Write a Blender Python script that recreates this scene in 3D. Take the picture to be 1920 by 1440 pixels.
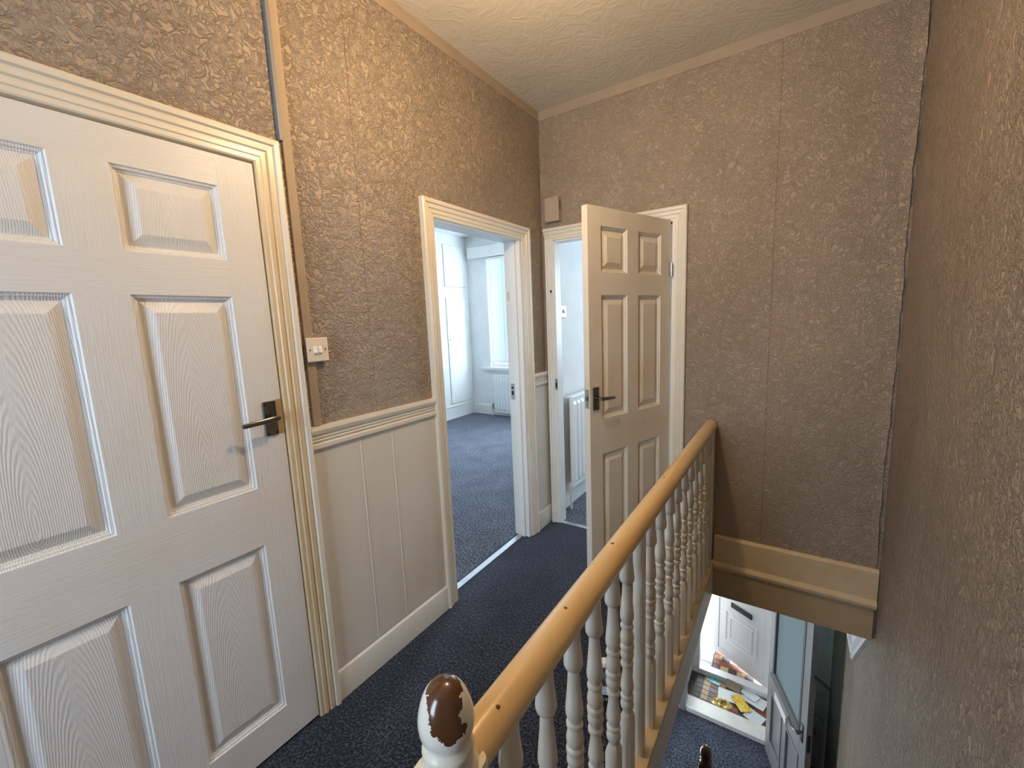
import bpy, math, random
from mathutils import Matrix, Vector

# ------------------------------------------------------------------ scene, camera, light
for o in list(bpy.data.objects):
    bpy.data.objects.remove(o, do_unlink=True)
sc = bpy.context.scene
COL = sc.collection
random.seed(7)

cam_d = bpy.data.cameras.new('camera')
cam_d.sensor_fit = 'HORIZONTAL'
cam_d.sensor_width = 36.0
cam_d.lens = 14.899
cam_d.clip_start = 0.02
cam = bpy.data.objects.new('camera', cam_d)
cam.matrix_world = Matrix(((0.83332, -0.04601, 0.55088, 1.45411), (0.55128, 0.14294, -0.82198, -0.36433),
                           (-0.04093, 0.98866, 0.14448, 1.46269), (0, 0, 0, 1)))
COL.objects.link(cam)
sc.camera = cam

w = bpy.data.worlds.new('overcast_sky')
sc.world = w
w.use_nodes = True
bg = w.node_tree.nodes['Background']
bg.inputs[0].default_value = (0.80, 0.90, 1.0, 1)
bg.inputs[1].default_value = 1.7

DAY = (0.72, 0.86, 1.0)

def area(name, loc, size, energy, color, direction):
    d = bpy.data.lights.new(name, 'AREA')
    d.shape = 'RECTANGLE'
    d.size, d.size_y = size
    d.energy = energy
    d.color = color
    o = bpy.data.objects.new(name, d)
    o.location = loc
    o.rotation_euler = Vector(direction).to_track_quat('-Z', 'Y').to_euler()
    COL.objects.link(o)
    return o

# daylight at the windows and at the open front door, plus one added hall fill
area('daylight_back_window', (0.60, -1.93, 1.65), (0.6, 1.6), 50, DAY, (0.05, 1, -0.05))
area('daylight_bedroom_window', (-1.3, 5.19, 1.6), (0.95, 1.7), 205, DAY, (-0.45, -1, -0.15))
area('daylight_box_room_window', (0.95, 5.17, 1.6), (1.3, 1.3), 60, DAY, (0, -1, -0.1))
area('daylight_porch', (0.95, 6.0, -1.1), (1.8, 1.6), 215, (0.86, 0.93, 1.0), (0, -1, -0.55))
area('fill_hall_doorway', (-0.28, 3.0, -1.75), (0.85, 1.9), 15, (0.84, 0.92, 1.0), (1, 0, 0))  # added fill lamp in an invented doorway, brightens the dim hall

sc.view_settings.view_transform = 'Standard'
sc.view_settings.look = 'None'
sc.view_settings.exposure = 0.28
sc.view_settings.gamma = 1.0
sc.view_settings.use_curve_mapping = False
try:
    sc.cycles.use_denoising = True
    sc.cycles.max_bounces = 8
    sc.cycles.diffuse_bounces = 5
    sc.cycles.transparent_max_bounces = 12
    sc.cycles.sample_clamp_indirect = 6.0
    sc.cycles.caustics_reflective = False
    sc.cycles.caustics_refractive = False
except Exception:
    pass

# ------------------------------------------------------------------ materials
def new_mat(name):
    m = bpy.data.materials.new(name)
    m.use_nodes = True
    nt = m.node_tree
    b = nt.nodes['Principled BSDF']
    return m, nt, b

def N(nt, typ, **kw):
    n = nt.nodes.new(typ)
    for k, v in kw.items():
        if k in n.inputs:
            n.inputs[k].default_value = v
        else:
            setattr(n, k, v)
    return n

def coords(nt, scale=(1, 1, 1)):
    tc = nt.nodes.new('ShaderNodeTexCoord')
    mp = nt.nodes.new('ShaderNodeMapping')
    mp.inputs['Scale'].default_value = scale
    nt.links.new(tc.outputs['Object'], mp.inputs['Vector'])
    return mp.outputs['Vector']

def noise(nt, vec, scale, detail=2.0, rough=0.5, dist=0.0):
    n = N(nt, 'ShaderNodeTexNoise')
    n.inputs['Scale'].default_value = scale
    n.inputs['Detail'].default_value = detail
    n.inputs['Roughness'].default_value = rough
    n.inputs['Distortion'].default_value = dist
    nt.links.new(vec, n.inputs['Vector'])
    return n.outputs['Fac']

def ramp(nt, fac, stops):
    r = N(nt, 'ShaderNodeValToRGB')
    el = r.color_ramp.elements
    while len(el) < len(stops):
        el.new(0.5)
    for e, (p, c) in zip(el, stops):
        e.position = p
        e.color = c if len(c) == 4 else (*c, 1)
    nt.links.new(fac, r.inputs['Fac'])
    return r.outputs['Color']

def math_n(nt, op, a, b=None):
    n = N(nt, 'ShaderNodeMath')
    n.operation = op
    for i, v in enumerate((a, b)):
        if v is None:
            continue
        if isinstance(v, (int, float)):
            n.inputs[i].default_value = v
        else:
            nt.links.new(v, n.inputs[i])
    return n.outputs[0]

def bump(nt, b, height, strength, dist, chain=None):
    n = N(nt, 'ShaderNodeBump')
    n.inputs['Strength'].default_value = strength
    n.inputs['Distance'].default_value = dist
    nt.links.new(height, n.inputs['Height'])
    if chain is not None:
        nt.links.new(chain, n.inputs['Normal'])
    nt.links.new(n.outputs['Normal'], b.inputs['Normal'])
    return n.outputs['Normal']

def plain(name, col, rough=0.5, metal=0.0, spec=None, var=0.0, vscale=8.0, bstr=0.0, bscale=200.0):
    m, nt, b = new_mat(name)
    b.inputs['Base Color'].default_value = (*col, 1)
    b.inputs['Roughness'].default_value = rough
    b.inputs['Metallic'].default_value = metal
    if spec is not None:
        b.inputs['Specular IOR Level'].default_value = spec
    if var or bstr:
        v = coords(nt)
    if var:
        c = ramp(nt, noise(nt, v, vscale, 4), [(0.3, tuple(x * (1 - var) for x in col)), (0.7, tuple(min(1, x * (1 + var)) for x in col))])
        nt.links.new(c, b.inputs['Base Color'])
    if bstr:
        bump(nt, b, noise(nt, v, bscale, 2), bstr, 0.002)
    return m

def wallpaper(name, cols, scale, strength, seams=(), axis='X', stretch=(1, 1, 1), rough=0.52):
    """embossed vinyl wallpaper: curly raised relief, faint patchy tint, hairline joints between the drops"""
    m, nt, b = new_mat(name)
    b.inputs['Roughness'].default_value = rough
    b.inputs['Specular IOR Level'].default_value = 0.35
    v = coords(nt, stretch)
    c = ramp(nt, noise(nt, v, 2.3, 5, 0.6), [(0.34, cols[0]), (0.52, cols[1]), (0.68, cols[2])])
    n1 = noise(nt, v, scale, 3, 0.55, 1.6)
    rid = math_n(nt, 'ABSOLUTE', math_n(nt, 'SUBTRACT', n1, 0.5))
    rid = math_n(nt, 'SUBTRACT', 1.0, math_n(nt, 'MULTIPLY', rid, 9.0))
    rid = math_n(nt, 'MAXIMUM', rid, 0.0)
    fine = noise(nt, v, scale * 5, 2)
    h = math_n(nt, 'ADD', rid, math_n(nt, 'MULTIPLY', fine, 0.35))
    out = c
    if seams:
        g = nt.nodes.new('ShaderNodeNewGeometry')
        sp = nt.nodes.new('ShaderNodeSeparateXYZ')
        nt.links.new(g.outputs['Position'], sp.inputs[0])
        tot = None
        wob = math_n(nt, 'MULTIPLY', math_n(nt, 'SUBTRACT', noise(nt, v, 3.0, 3), 0.5), 0.006)
        for s in seams:
            d = math_n(nt, 'ABSOLUTE', math_n(nt, 'ADD', math_n(nt, 'SUBTRACT', sp.outputs[axis], s), wob))
            k = math_n(nt, 'LESS_THAN', d, 0.0016)
            tot = k if tot is None else math_n(nt, 'MAXIMUM', tot, k)
        mx = nt.nodes.new('ShaderNodeMix')
        mx.data_type = 'RGBA'
        nt.links.new(math_n(nt, 'MULTIPLY', tot, 0.45), mx.inputs['Factor'])
        nt.links.new(out, mx.inputs['A'])
        mx.inputs['B'].default_value = (0.10, 0.06, 0.035, 1)
        out = mx.outputs['Result']
        h = math_n(nt, 'SUBTRACT', h, math_n(nt, 'MULTIPLY', tot, 1.0))
    nt.links.new(out, b.inputs['Base Color'])
    bump(nt, b, h, strength, 0.006)
    return m

def carpet(name, dark, light, scale=420, thr=(0.42, 0.66), stretch=(1, 1, 1), sheen=0.25):
    m, nt, b = new_mat(name)
    b.inputs['Roughness'].default_value = 0.95
    b.inputs['Specular IOR Level'].default_value = 0.1
    b.inputs['Sheen Weight'].default_value = sheen
    b.inputs['Sheen Roughness'].default_value = 0.5
    b.inputs['Sheen Tint'].default_value = (0.75, 0.8, 1.0, 1)
    v = coords(nt, stretch)
    n1 = noise(nt, v, scale, 3, 0.7)
    big = noise(nt, v, 5, 3)
    f = math_n(nt, 'ADD', n1, math_n(nt, 'MULTIPLY', math_n(nt, 'SUBTRACT', big, 0.5), 0.12))
    c = ramp(nt, f, [(thr[0], dark), (thr[1], light)])
    nt.links.new(c, b.inputs['Base Color'])
    bump(nt, b, n1, 0.9, 0.006)
    return m

def gloss_paint(name, col, yellow, rough=0.32, grain=None, grain_str=0.0, vs=3.0, chips=0.0, yellow_band=(0.48, 0.72)):
    """old gloss paint with uneven yellowing; optional embossed wood grain"""
    m, nt, b = new_mat(name)
    b.inputs['Roughness'].default_value = rough
    v = coords(nt)
    c = ramp(nt, noise(nt, v, vs, 5, 0.6), [(yellow_band[0], col), (yellow_band[1], yellow)])
    if chips:
        k = ramp(nt, noise(nt, v, 60, 3, 0.6), [(chips, (0, 0, 0)), (chips + 0.015, (1, 1, 1))])
        mx = nt.nodes.new('ShaderNodeMix')
        mx.data_type = 'RGBA'
        nt.links.new(k, mx.inputs['Factor'])
        nt.links.new(c, mx.inputs['A'])
        mx.inputs['B'].default_value = (0.10, 0.055, 0.025, 1)
        c = mx.outputs['Result']
    nt.links.new(c, b.inputs['Base Color'])
    ch = None
    if grain:
        g = coords(nt, grain)
        n1 = noise(nt, g, 1.0, 3, 0.6, 0.6)
        ch = bump(nt, b, n1, grain_str, 0.0025)
    else:
        bump(nt, b, noise(nt, v, 90, 2), 0.10, 0.002)
    return m

def cathedral(name, col, yellow):
    """moulded door panel: arched wood-grain loops"""
    m, nt, b = new_mat(name)
    b.inputs['Roughness'].default_value = 0.36
    v = coords(nt, (10, 10, 1.25))
    c = ramp(nt, noise(nt, v, 0.4, 4), [(0.45, col), (0.75, yellow)])
    nt.links.new(c, b.inputs['Base Color'])
    wv = N(nt, 'ShaderNodeTexWave')
    wv.wave_type = 'RINGS'
    wv.rings_direction = 'SPHERICAL'
    wv.inputs['Scale'].default_value = 7.5
    wv.inputs['Distortion'].default_value = 3.2
    wv.inputs['Detail'].default_value = 2.0
    wv.inputs['Detail Scale'].default_value = 1.2
    mp2 = nt.nodes.new('ShaderNodeMapping')
    mp2.inputs['Location'].default_value = (0.1, 0, 0.28)
    nt.links.new(v, mp2.inputs['Vector'])
    nt.links.new(mp2.outputs[0], wv.inputs['Vector'])
    fine = noise(nt, coords(nt, (320, 320, 14)), 1.0, 2)
    h = math_n(nt, 'ADD', wv.outputs['Fac'], math_n(nt, 'MULTIPLY', fine, 0.7))
    bump(nt, b, h, 0.32, 0.0018)
    return m

def wood(name, a, bcol, rough=0.3, axis=(30, 1.5, 30), coat=0.3):
    m, nt, b = new_mat(name)
    b.inputs['Roughness'].default_value = rough
    b.inputs['Coat Weight'].default_value = coat
    b.inputs['Coat Roughness'].default_value = 0.2
    v = coords(nt, axis)
    c = ramp(nt, noise(nt, v, 1.0, 5, 0.6, 0.4), [(0.3, a), (0.7, bcol)])
    nt.links.new(c, b.inputs['Base Color'])
    return m

def flaked(name, paint, under, thr_lo):
    """newel finial: white gloss flaked off the crown, dark varnish beneath"""
    m, nt, b = new_mat(name)
    v = coords(nt)
    sp = nt.nodes.new('ShaderNodeSeparateXYZ')
    nt.links.new(v, sp.inputs[0])
    n1 = noise(nt, v, 40, 4, 0.6)
    # bare patch: crown plus a tongue running down the face towards the stair head
    front = math_n(nt, 'MULTIPLY', math_n(nt, 'SUBTRACT', sp.outputs['X'], sp.outputs['Y']), 0.71)
    lat = math_n(nt, 'MULTIPLY', math_n(nt, 'ADD', sp.outputs['X'], sp.outputs['Y']), 0.71)
    s = math_n(nt, 'ADD', math_n(nt, 'MULTIPLY', sp.outputs['Z'], 9.0), math_n(nt, 'MULTIPLY', front, 7.0))
    s = math_n(nt, 'ADD', s, math_n(nt, 'MULTIPLY', math_n(nt, 'ABSOLUTE', math_n(nt, 'SUBTRACT', lat, 0.003)), -11.0))
    s = math_n(nt, 'ADD', s, math_n(nt, 'MULTIPLY', math_n(nt, 'SUBTRACT', n1, 0.5), 1.0))
    k = math_n(nt, 'GREATER_THAN', s, thr_lo)
    mx = nt.nodes.new('ShaderNodeMix')
    mx.data_type = 'RGBA'
    nt.links.new(k, mx.inputs['Factor'])
    mx.inputs['A'].default_value = (*paint, 1)
    mx.inputs['B'].default_value = (*under, 1)
    nt.links.new(mx.outputs['Result'], b.inputs['Base Color'])
    b.inputs['Roughness'].default_value = 0.22
    b.inputs['Coat Weight'].default_value = 0.4
    bump(nt, b, k, -0.6, 0.0015)
    return m

def glass_thin(name, tint, gloss=0.1, rough=0.02, diffuse=0.0):
    m, nt, b = new_mat(name)
    nt.nodes.remove(b)
    out = nt.nodes['Material Output']
    t = nt.nodes.new('ShaderNodeBsdfTransparent')
    t.inputs[0].default_value = (*tint, 1)
    g = nt.nodes.new('ShaderNodeBsdfGlossy')
    g.inputs['Roughness'].default_value = rough
    mx = nt.nodes.new('ShaderNodeMixShader')
    mx.inputs[0].default_value = gloss
    nt.links.new(t.outputs[0], mx.inputs[1])
    nt.links.new(g.outputs[0], mx.inputs[2])
    last = mx
    if diffuse:
        d = nt.nodes.new('ShaderNodeBsdfTranslucent')
        d.inputs[0].default_value = (*tint, 1)
        m2 = nt.nodes.new('ShaderNodeMixShader')
        m2.inputs[0].default_value = diffuse
        nt.links.new(mx.outputs[0], m2.inputs[1])
        nt.links.new(d.outputs[0], m2.inputs[2])
        last = m2
    nt.links.new(last.outputs[0], out.inputs[0])
    return m

def fabric_translucent(name, col, amount):
    m, nt, b = new_mat(name)
    out = nt.nodes['Material Output']
    b.inputs['Base Color'].default_value = (*col, 1)
    b.inputs['Roughness'].default_value = 0.8
    t = nt.nodes.new('ShaderNodeBsdfTranslucent')
    t.inputs[0].default_value = (*col, 1)
    mx = nt.nodes.new('ShaderNodeMixShader')
    mx.inputs[0].default_value = amount
    nt.links.new(b.outputs[0], mx.inputs[1])
    nt.links.new(t.outputs[0], mx.inputs[2])
    nt.links.new(mx.outputs[0], out.inputs[0])
    return m

TAN = [(0.365, 0.293, 0.226), (0.395, 0.322, 0.255), (0.435, 0.345, 0.268)]
M = {}
M['paper_left'] = wallpaper('paper_left', TAN, 34, 0.9, (0.775, -0.9), 'Y')
M['paper_far'] = wallpaper('paper_far', TAN, 36, 0.70, (1.345,), 'X')
M['paper_right'] = wallpaper('paper_right', TAN, 34, 1.0, (0.35,), 'Y', (1, 1.5, 0.8))
M['paper_edge'] = wallpaper('paper_edge', [(0.375, 0.302, 0.233), (0.405, 0.330, 0.262), (0.445, 0.353, 0.275)], 36, 0.75)
M['paper_plain'] = plain('paper_plain', (0.385, 0.310, 0.240), 0.7, var=0.06, bstr=0.2, bscale=120)
M['white_wall'] = plain('white_wall', (0.78, 0.79, 0.78), 0.7, var=0.03, bstr=0.1, bscale=60)
M['cream_wall'] = plain('cream_wall', (0.74, 0.74, 0.68), 0.7, var=0.04)
M['ceiling'] = wallpaper('ceiling_artex', [(0.60, 0.565, 0.49), (0.625, 0.59, 0.515), (0.65, 0.615, 0.54)], 8, 0.2, rough=0.8)
M['white_ceiling'] = plain('white_ceiling', (0.82, 0.83, 0.83), 0.8)
M['carpet'] = carpet('carpet_landing', (0.003, 0.0035, 0.005), (0.085, 0.093, 0.122), 105, (0.46, 0.69))
M['carpet_bed'] = carpet('carpet_bedroom', (0.006, 0.007, 0.010), (0.20, 0.215, 0.26), 75, (0.41, 0.66))
M['carpet_hall'] = carpet('carpet_hall', (0.014, 0.017, 0.026), (0.17, 0.19, 0.25), 60, (0.40, 0.68))
M['gloss'] = gloss_paint('gloss_white', (0.76, 0.735, 0.68), (0.70, 0.62, 0.47))
M['gloss_trim'] = gloss_paint('gloss_trim', (0.76, 0.725, 0.65), (0.72, 0.63, 0.47), 0.30, vs=1.6, chips=0.76, yellow_band=(0.38, 0.78))
M['gloss_ochre'] = gloss_paint('gloss_ochre', (0.66, 0.52, 0.33), (0.72, 0.62, 0.45), 0.34, vs=2.2, chips=0.745, yellow_band=(0.4, 0.7))  # ochre tone for the inner steps of one casing leg
M['apron'] = gloss_paint('apron_shade_paint', (0.50, 0.385, 0.245), (0.44, 0.32, 0.19), 0.45, vs=6, chips=0.74)  # yellowed paint, base colour darkened to hold the shade on the apron
M['gloss_cool'] = gloss_paint('gloss_cool', (0.80, 0.80, 0.78), (0.76, 0.75, 0.70), 0.35, chips=0.76)
M['gloss_old'] = gloss_paint('gloss_old', (0.68, 0.56, 0.38), (0.62, 0.46, 0.27), 0.4, vs=7, chips=0.72)
M['dado'] = gloss_paint('dado_paint', (0.72, 0.69, 0.63), (0.66, 0.57, 0.44), 0.36, vs=1.6, chips=0.755)
M['spindle'] = gloss_paint('spindle_paint', (0.70, 0.665, 0.585), (0.66, 0.58, 0.44), 0.32, vs=9, chips=0.74)
M['door_stile'] = gloss_paint('door_stile', (0.76, 0.755, 0.75), (0.74, 0.71, 0.65), 0.36, (300, 300, 7), 0.6)
M['door_rail'] = gloss_paint('door_rail', (0.76, 0.755, 0.75), (0.74, 0.71, 0.65), 0.36, (7, 7, 300), 0.4)
M['door_panel'] = cathedral('door_panel', (0.75, 0.745, 0.74), (0.73, 0.70, 0.64))
M['door3_stile'] = gloss_paint('door3_stile', (0.74, 0.69, 0.60), (0.68, 0.58, 0.42), 0.34, (330, 330, 8), 0.10)
M['door3_rail'] = gloss_paint('door3_rail', (0.74, 0.69, 0.60), (0.68, 0.58, 0.42), 0.34, (8, 8, 330), 0.08)
M['door3_panel'] = gloss_paint('door3_panel', (0.74, 0.69, 0.60), (0.68, 0.58, 0.42), 0.34, (200, 200, 9), 0.12)
M['pine'] = wood('pine_rail', (0.80, 0.62, 0.35), (0.63, 0.41, 0.17), 0.30, (16, 1.2, 16))
M['dark_wood'] = wood('dark_varnish', (0.07, 0.025, 0.010), (0.13, 0.05, 0.02), 0.2, (20, 20, 3), 0.6)
M['flaked'] = flaked('flaked_finial', (0.74, 0.71, 0.64), (0.085, 0.032, 0.012), 0.17)
M['chrome'] = plain('satin_chrome', (0.24, 0.235, 0.23), 0.22, 1.0)
M['steel'] = plain('worn_steel', (0.42, 0.40, 0.37), 0.35, 1.0, var=0.2, vscale=60)
M['black'] = plain('black_metal', (0.012, 0.012, 0.013), 0.4)
M['plastic'] = plain('cream_plastic', (0.78, 0.70, 0.60), 0.35)
M['white_plastic'] = plain('white_plastic', (0.85, 0.84, 0.81), 0.3)
M['grey_plastic'] = plain('grey_plastic', (0.20, 0.20, 0.21), 0.5)
M['tan_plastic'] = plain('painted_box', (0.42, 0.34, 0.27), 0.5)
M['hole'] = plain('dark_hole', (0.01, 0.008, 0.006), 0.8)
M['radiator'] = plain('radiator_white', (0.84, 0.86, 0.86), 0.3)
M['alu'] = plain('aluminium_strip', (0.55, 0.57, 0.60), 0.32, 0.8, var=0.1, vscale=40)
M['upvc'] = plain('upvc_white', (0.82, 0.82, 0.86), 0.25)
M['seal'] = plain('rubber_seal', (0.02, 0.02, 0.02), 0.7)
M['sill'] = plain('sill_white', (0.80, 0.80, 0.76), 0.4, var=0.06, vscale=12)
M['shaded_door'] = gloss_paint('shaded_door_paint', (0.27, 0.275, 0.29), (0.25, 0.25, 0.26), 0.35)  # backlit shade of the hall door put into its base colour
M['bead_dark'] = plain('glazing_bead', (0.10, 0.10, 0.115), 0.45)
M['blind'] = fabric_translucent('blind_fabric', (0.88, 0.92, 0.93), 0.55)
M['pane'] = glass_thin('window_pane', (0.96, 0.98, 1.0), 0.06)
M['frosted'] = fabric_translucent('frosted_glass', (0.56, 0.68, 0.69), 0.62)
M['bottle'] = glass_thin('clear_plastic', (0.80, 0.86, 0.92), 0.22, 0.08)
M['bottle_label'] = plain('bottle_label', (0.45, 0.55, 0.75), 0.5)
M['bulb'] = None

# ------------------------------------------------------------------ mesh helpers
class MB:
    def __init__(s):
        s.v, s.f, s.m = [], [], []

    def quad(s, pts, mi=0):
        i = len(s.v)
        s.v += [tuple(p) for p in pts]
        s.f.append(tuple(range(i, i + len(pts))))
        s.m.append(mi)

    def box(s, a, b, mi=0):
        x0, y0, z0 = [min(p, q) for p, q in zip(a, b)]
        x1, y1, z1 = [max(p, q) for p, q in zip(a, b)]
        i = len(s.v)
        s.v += [(x0, y0, z0), (x1, y0, z0), (x1, y1, z0), (x0, y1, z0), (x0, y0, z1), (x1, y0, z1), (x1, y1, z1), (x0, y1, z1)]
        for f in ((0, 3, 2, 1), (4, 5, 6, 7), (0, 1, 5, 4), (1, 2, 6, 5), (2, 3, 7, 6), (3, 0, 4, 7)):
            s.f.append(tuple(i + k for k in f))
            s.m.append(mi)

    def loft(s, rings, closed=True, caps=True, mi=0):
        """rings: equal-length point lists joined in order"""
        i = len(s.v)
        n = len(rings[0])
        for r in rings:
            s.v += [tuple(p) for p in r]
        for k in range(len(rings) - 1):
            for j in range(n if closed else n - 1):
                j2 = (j + 1) % n
                s.f.append((i + k * n + j, i + k * n + j2, i + (k + 1) * n + j2, i + (k + 1) * n + j))
                s.m.append(mi)
        if caps and closed:
            s.f.append(tuple(i + j for j in reversed(range(n))))
            s.m.append(mi)
            s.f.append(tuple(i + (len(rings) - 1) * n + j for j in range(n)))
            s.m.append(mi)

    def lathe(s, prof, c=(0, 0, 0), n=20, mi=0):
        """prof: (radius, z) from bottom to top"""
        s.loft([[(c[0] + r * math.cos(2 * math.pi * k / n), c[1] + r * math.sin(2 * math.pi * k / n), c[2] + z) for k in range(n)] for r, z in prof], mi=mi)

    def tube(s, path, rad, n=10, mi=0):
        P = [Vector(p) for p in path]
        R = rad if isinstance(rad, (list, tuple)) else [rad] * len(P)
        rings = []
        for k, p in enumerate(P):
            t = (P[min(k + 1, len(P) - 1)] - P[max(k - 1, 0)]).normalized()
            a = t.orthogonal().normalized() if k == 0 else (prev - prev.dot(t) * t).normalized()
            prev = a
            bb = t.cross(a)
            rings.append([tuple(p + R[k] * (math.cos(2 * math.pi * j / n) * a + math.sin(2 * math.pi * j / n) * bb)) for j in range(n)])
        s.loft(rings, mi=mi)

    def build(s, name, mat, parent=None, smooth=False, bevel=0.0, seg=2):
        me = bpy.data.meshes.new(name)
        me.from_pydata(s.v, [], s.f)
        for mm in (mat if isinstance(mat, (list, tuple)) else [mat]):
            me.materials.append(mm if not isinstance(mm, str) else M[mm])
        if any(s.m):
            me.polygons.foreach_set('material_index', s.m)
        import bmesh
        bm = bmesh.new()
        bm.from_mesh(me)
        bmesh.ops.recalc_face_normals(bm, faces=bm.faces)
        bm.to_mesh(me)
        bm.free()
        if smooth:
            me.polygons.foreach_set('use_smooth', [True] * len(me.polygons))
            try:
                me.set_sharp_from_angle(angle=math.radians(smooth if smooth > 1 else 40))
            except Exception:
                pass
        o = bpy.data.objects.new(name, me)
        COL.objects.link(o)
        if parent is not None:
            o.parent = parent
        if bevel:
            bv = o.modifiers.new('bevel', 'BEVEL')
            bv.width = bevel
            bv.segments = seg
            bv.limit_method = 'ANGLE'
        return o

def tag(o, label, cat, group=None, kind=None):
    o['label'] = label
    o['category'] = cat
    if group:
        o['group'] = group
    if kind:
        o['kind'] = kind
    return o

def struct(o, label, cat):
    return tag(o, label, cat, kind='structure')

def empty(name, loc=(0, 0, 0), rz=0.0):
    o = bpy.data.objects.new(name, None)
    o.empty_display_size = 0.1
    o.location = loc
    o.rotation_euler = (0, 0, rz)
    COL.objects.link(o)
    return o

def boxes(name, mat, lst, parent=None, bevel=0.0):
    m = MB()
    for a, b in lst:
        m.box(a, b)
    return m.build(name, mat, parent, bevel=bevel)

# ------------------------------------------------------------------ dimensions (metres)
W, YF, H, ZH = 1.86, 2.24, 2.80, -2.75      # right wall, far wall, ceiling, hall floor
YB, YFR = -1.8, 5.04                         # back wall, house front wall (inside face)
HC = -0.21                                   # underside of the landing

# ------------------------------------------------------------------ floors, ceilings
fl = MB()
fl.box((-0.1, YB, -0.03), (1.045, YF + 0.02, 0.0))
fl.box((1.045, YB, -0.03), (W, -0.06, 0.0))
struct(fl.build('floor', 'carpet'), 'dark navy flecked carpet covering the upstairs landing', 'floor')
struct(boxes('floor_bedroom', 'carpet_bed', [((-3.6, 0.2, -0.03), (-0.1, YFR, 0.0))]), 'grey-blue flecked carpet in the bright front bedroom', 'floor')
struct(boxes('floor_box_room', 'carpet_bed', [((-0.1, YF + 0.02, -0.03), (W, YFR, 0.0))]), 'dark flecked carpet in the small room behind the open door', 'floor')
struct(boxes('ceiling', 'ceiling', [((-0.1, YB - 0.1, H), (W + 0.1, YF + 0.1, H + 0.05))]), 'cream textured ceiling over the landing', 'ceiling')
struct(boxes('ceiling_bedroom', 'white_ceiling', [((-3.7, 0.1, H), (-0.1, YFR + 0.1, H + 0.05))]), 'white ceiling of the front bedroom', 'ceiling')
struct(boxes('ceiling_box_room', 'white_ceiling', [((-0.1, YF + 0.1, H), (W + 0.1, YFR + 0.1, H + 0.05))]), 'white ceiling of the small front room', 'ceiling')
struct(boxes('ceiling_hall', 'cream_wall', [((-0.1, YB, HC), (1.10, YF, -0.03)), ((1.10, YB, HC), (W, -0.08, -0.03)),
                                           ((-0.1, YF + 0.012, HC), (W, 4.66, -0.03))]), 'pale plaster ceiling of the hall below the landing', 'ceiling')
struct(boxes('floor_hall', 'carpet_hall', [((-0.1, -1.8, ZH - 0.05), (W, 3.92, ZH))]), 'blue-grey flecked carpet on the hall floor downstairs', 'floor')

# ------------------------------------------------------------------ walls
B_Y0, B_Y1, B_ZT = 1.185, 1.968, 1.965      # bedroom doorway
A_Y0, A_Y1, A_ZT = -0.437, 0.385, 1.996      # closed door
C_X0, C_X1, C_ZT = 0.093, 0.850, 1.985       # box-room doorway
T, TF = 0.10, 0.06
wl = MB()
for y0, y1, z0, z1 in ((YB, A_Y0, 0, H), (A_Y0, A_Y1, A_ZT, H), (A_Y1, B_Y0, 0, H), (B_Y0, B_Y1, B_ZT, H), (B_Y1, YF + TF, 0, H)):
    wl.box((-T, y0, z0), (0, y1, z1))
wall_left = struct(wl.build('wall_left', ['paper_left']), 'taupe embossed wallpaper wall with the two white doorways', 'wall')
wf = MB()
for x0, x1, z0, z1 in ((0, C_X0, 0, H), (C_X0, C_X1, C_ZT, H), (C_X1, W, 0, H), (1.10, W, HC, 0)):
    wf.box((x0, YF, z0), (x1, YF + TF, z1))
wall_far = struct(wf.build('wall_far', 'paper_far'), 'taupe embossed wallpaper wall at the stairwell end beside the open door', 'wall')
wr = MB()
wr.box((W, YB - 0.1, ZH), (W + T, 4.5, H))
wr.box((W, 4.5, HC), (W + T, YFR, H))
wall_right = struct(wr.build('wall_right', 'paper_right'), 'tall taupe wall running down the stairwell on the right', 'wall')
wb = MB()
bx0, bx1, bz0, bz1 = 0.26, 0.94, 0.80, 2.45
for x0, x1, z0, z1 in ((-T, bx0, 0, H), (bx1, W, 0, H), (bx0, bx1, 0, bz0), (bx0, bx1, bz1, H)):
    wb.box((x0, YB - T, z0), (x1, YB, z1))
struct(wb.build('wall_back', 'paper_plain'), 'taupe wall with a window behind the top of the stairs', 'wall')
struct(boxes('wall_hall_left', 'cream_wall', [((-0.2, -1.8, ZH), (-0.1, 2.55, HC)), ((-0.2, 3.45, ZH), (-0.1, 4.0, HC)), ((-0.2, 2.55, -0.75), (-0.1, 3.45, HC))]), 'pale wall along the far side of the downstairs hall', 'wall')  # doorway gap invented to let the added hall fill through
struct(boxes('wall_hall_back', 'cream_wall', [((-0.2, -1.9, ZH), (W, -1.8, HC))]), 'pale wall at the back of the downstairs hall', 'wall')
# bedroom and box room shells (white)
wx0, wx1, wz0, wz1 = -2.555, -0.85, 0.77, 2.46
bw = MB()
for x0, x1, z0, z1 in ((-3.6, wx0, 0, H), (wx1, -0.1, 0, H), (wx0, wx1, 0, wz0), (wx0, wx1, wz1, H)):
    bw.box((x0, YFR, z0), (x1, YFR + 0.12, z1))
struct(bw.build('wall_bedroom_front', 'white_wall'), 'white bedroom wall around the window with vertical blinds', 'wall')
struct(boxes('wall_bedroom_side', 'white_wall', [((-3.7, 0.1, 0), (-3.6, YFR + 0.1, H))]), 'white bedroom wall behind the fitted wardrobe', 'wall')
struct(boxes('wall_bedroom_back', 'white_wall', [((-3.6, 0.1, 0), (-T, 0.2, H))]), 'white bedroom wall opposite the window', 'wall')
struct(boxes('wall_bedroom_inner', 'white_wall', [((-T - 0.012, 0.2, 0), (-T, B_Y0, H)), ((-T - 0.012, B_Y1, 0), (-T, YF, H)), ((-T - 0.012, B_Y0, B_ZT), (-T, B_Y1, H)),
                                                 ((-T - 0.012, YF, 0), (-T, YFR, H))]), 'white bedroom side of the doorway wall', 'wall')
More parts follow.
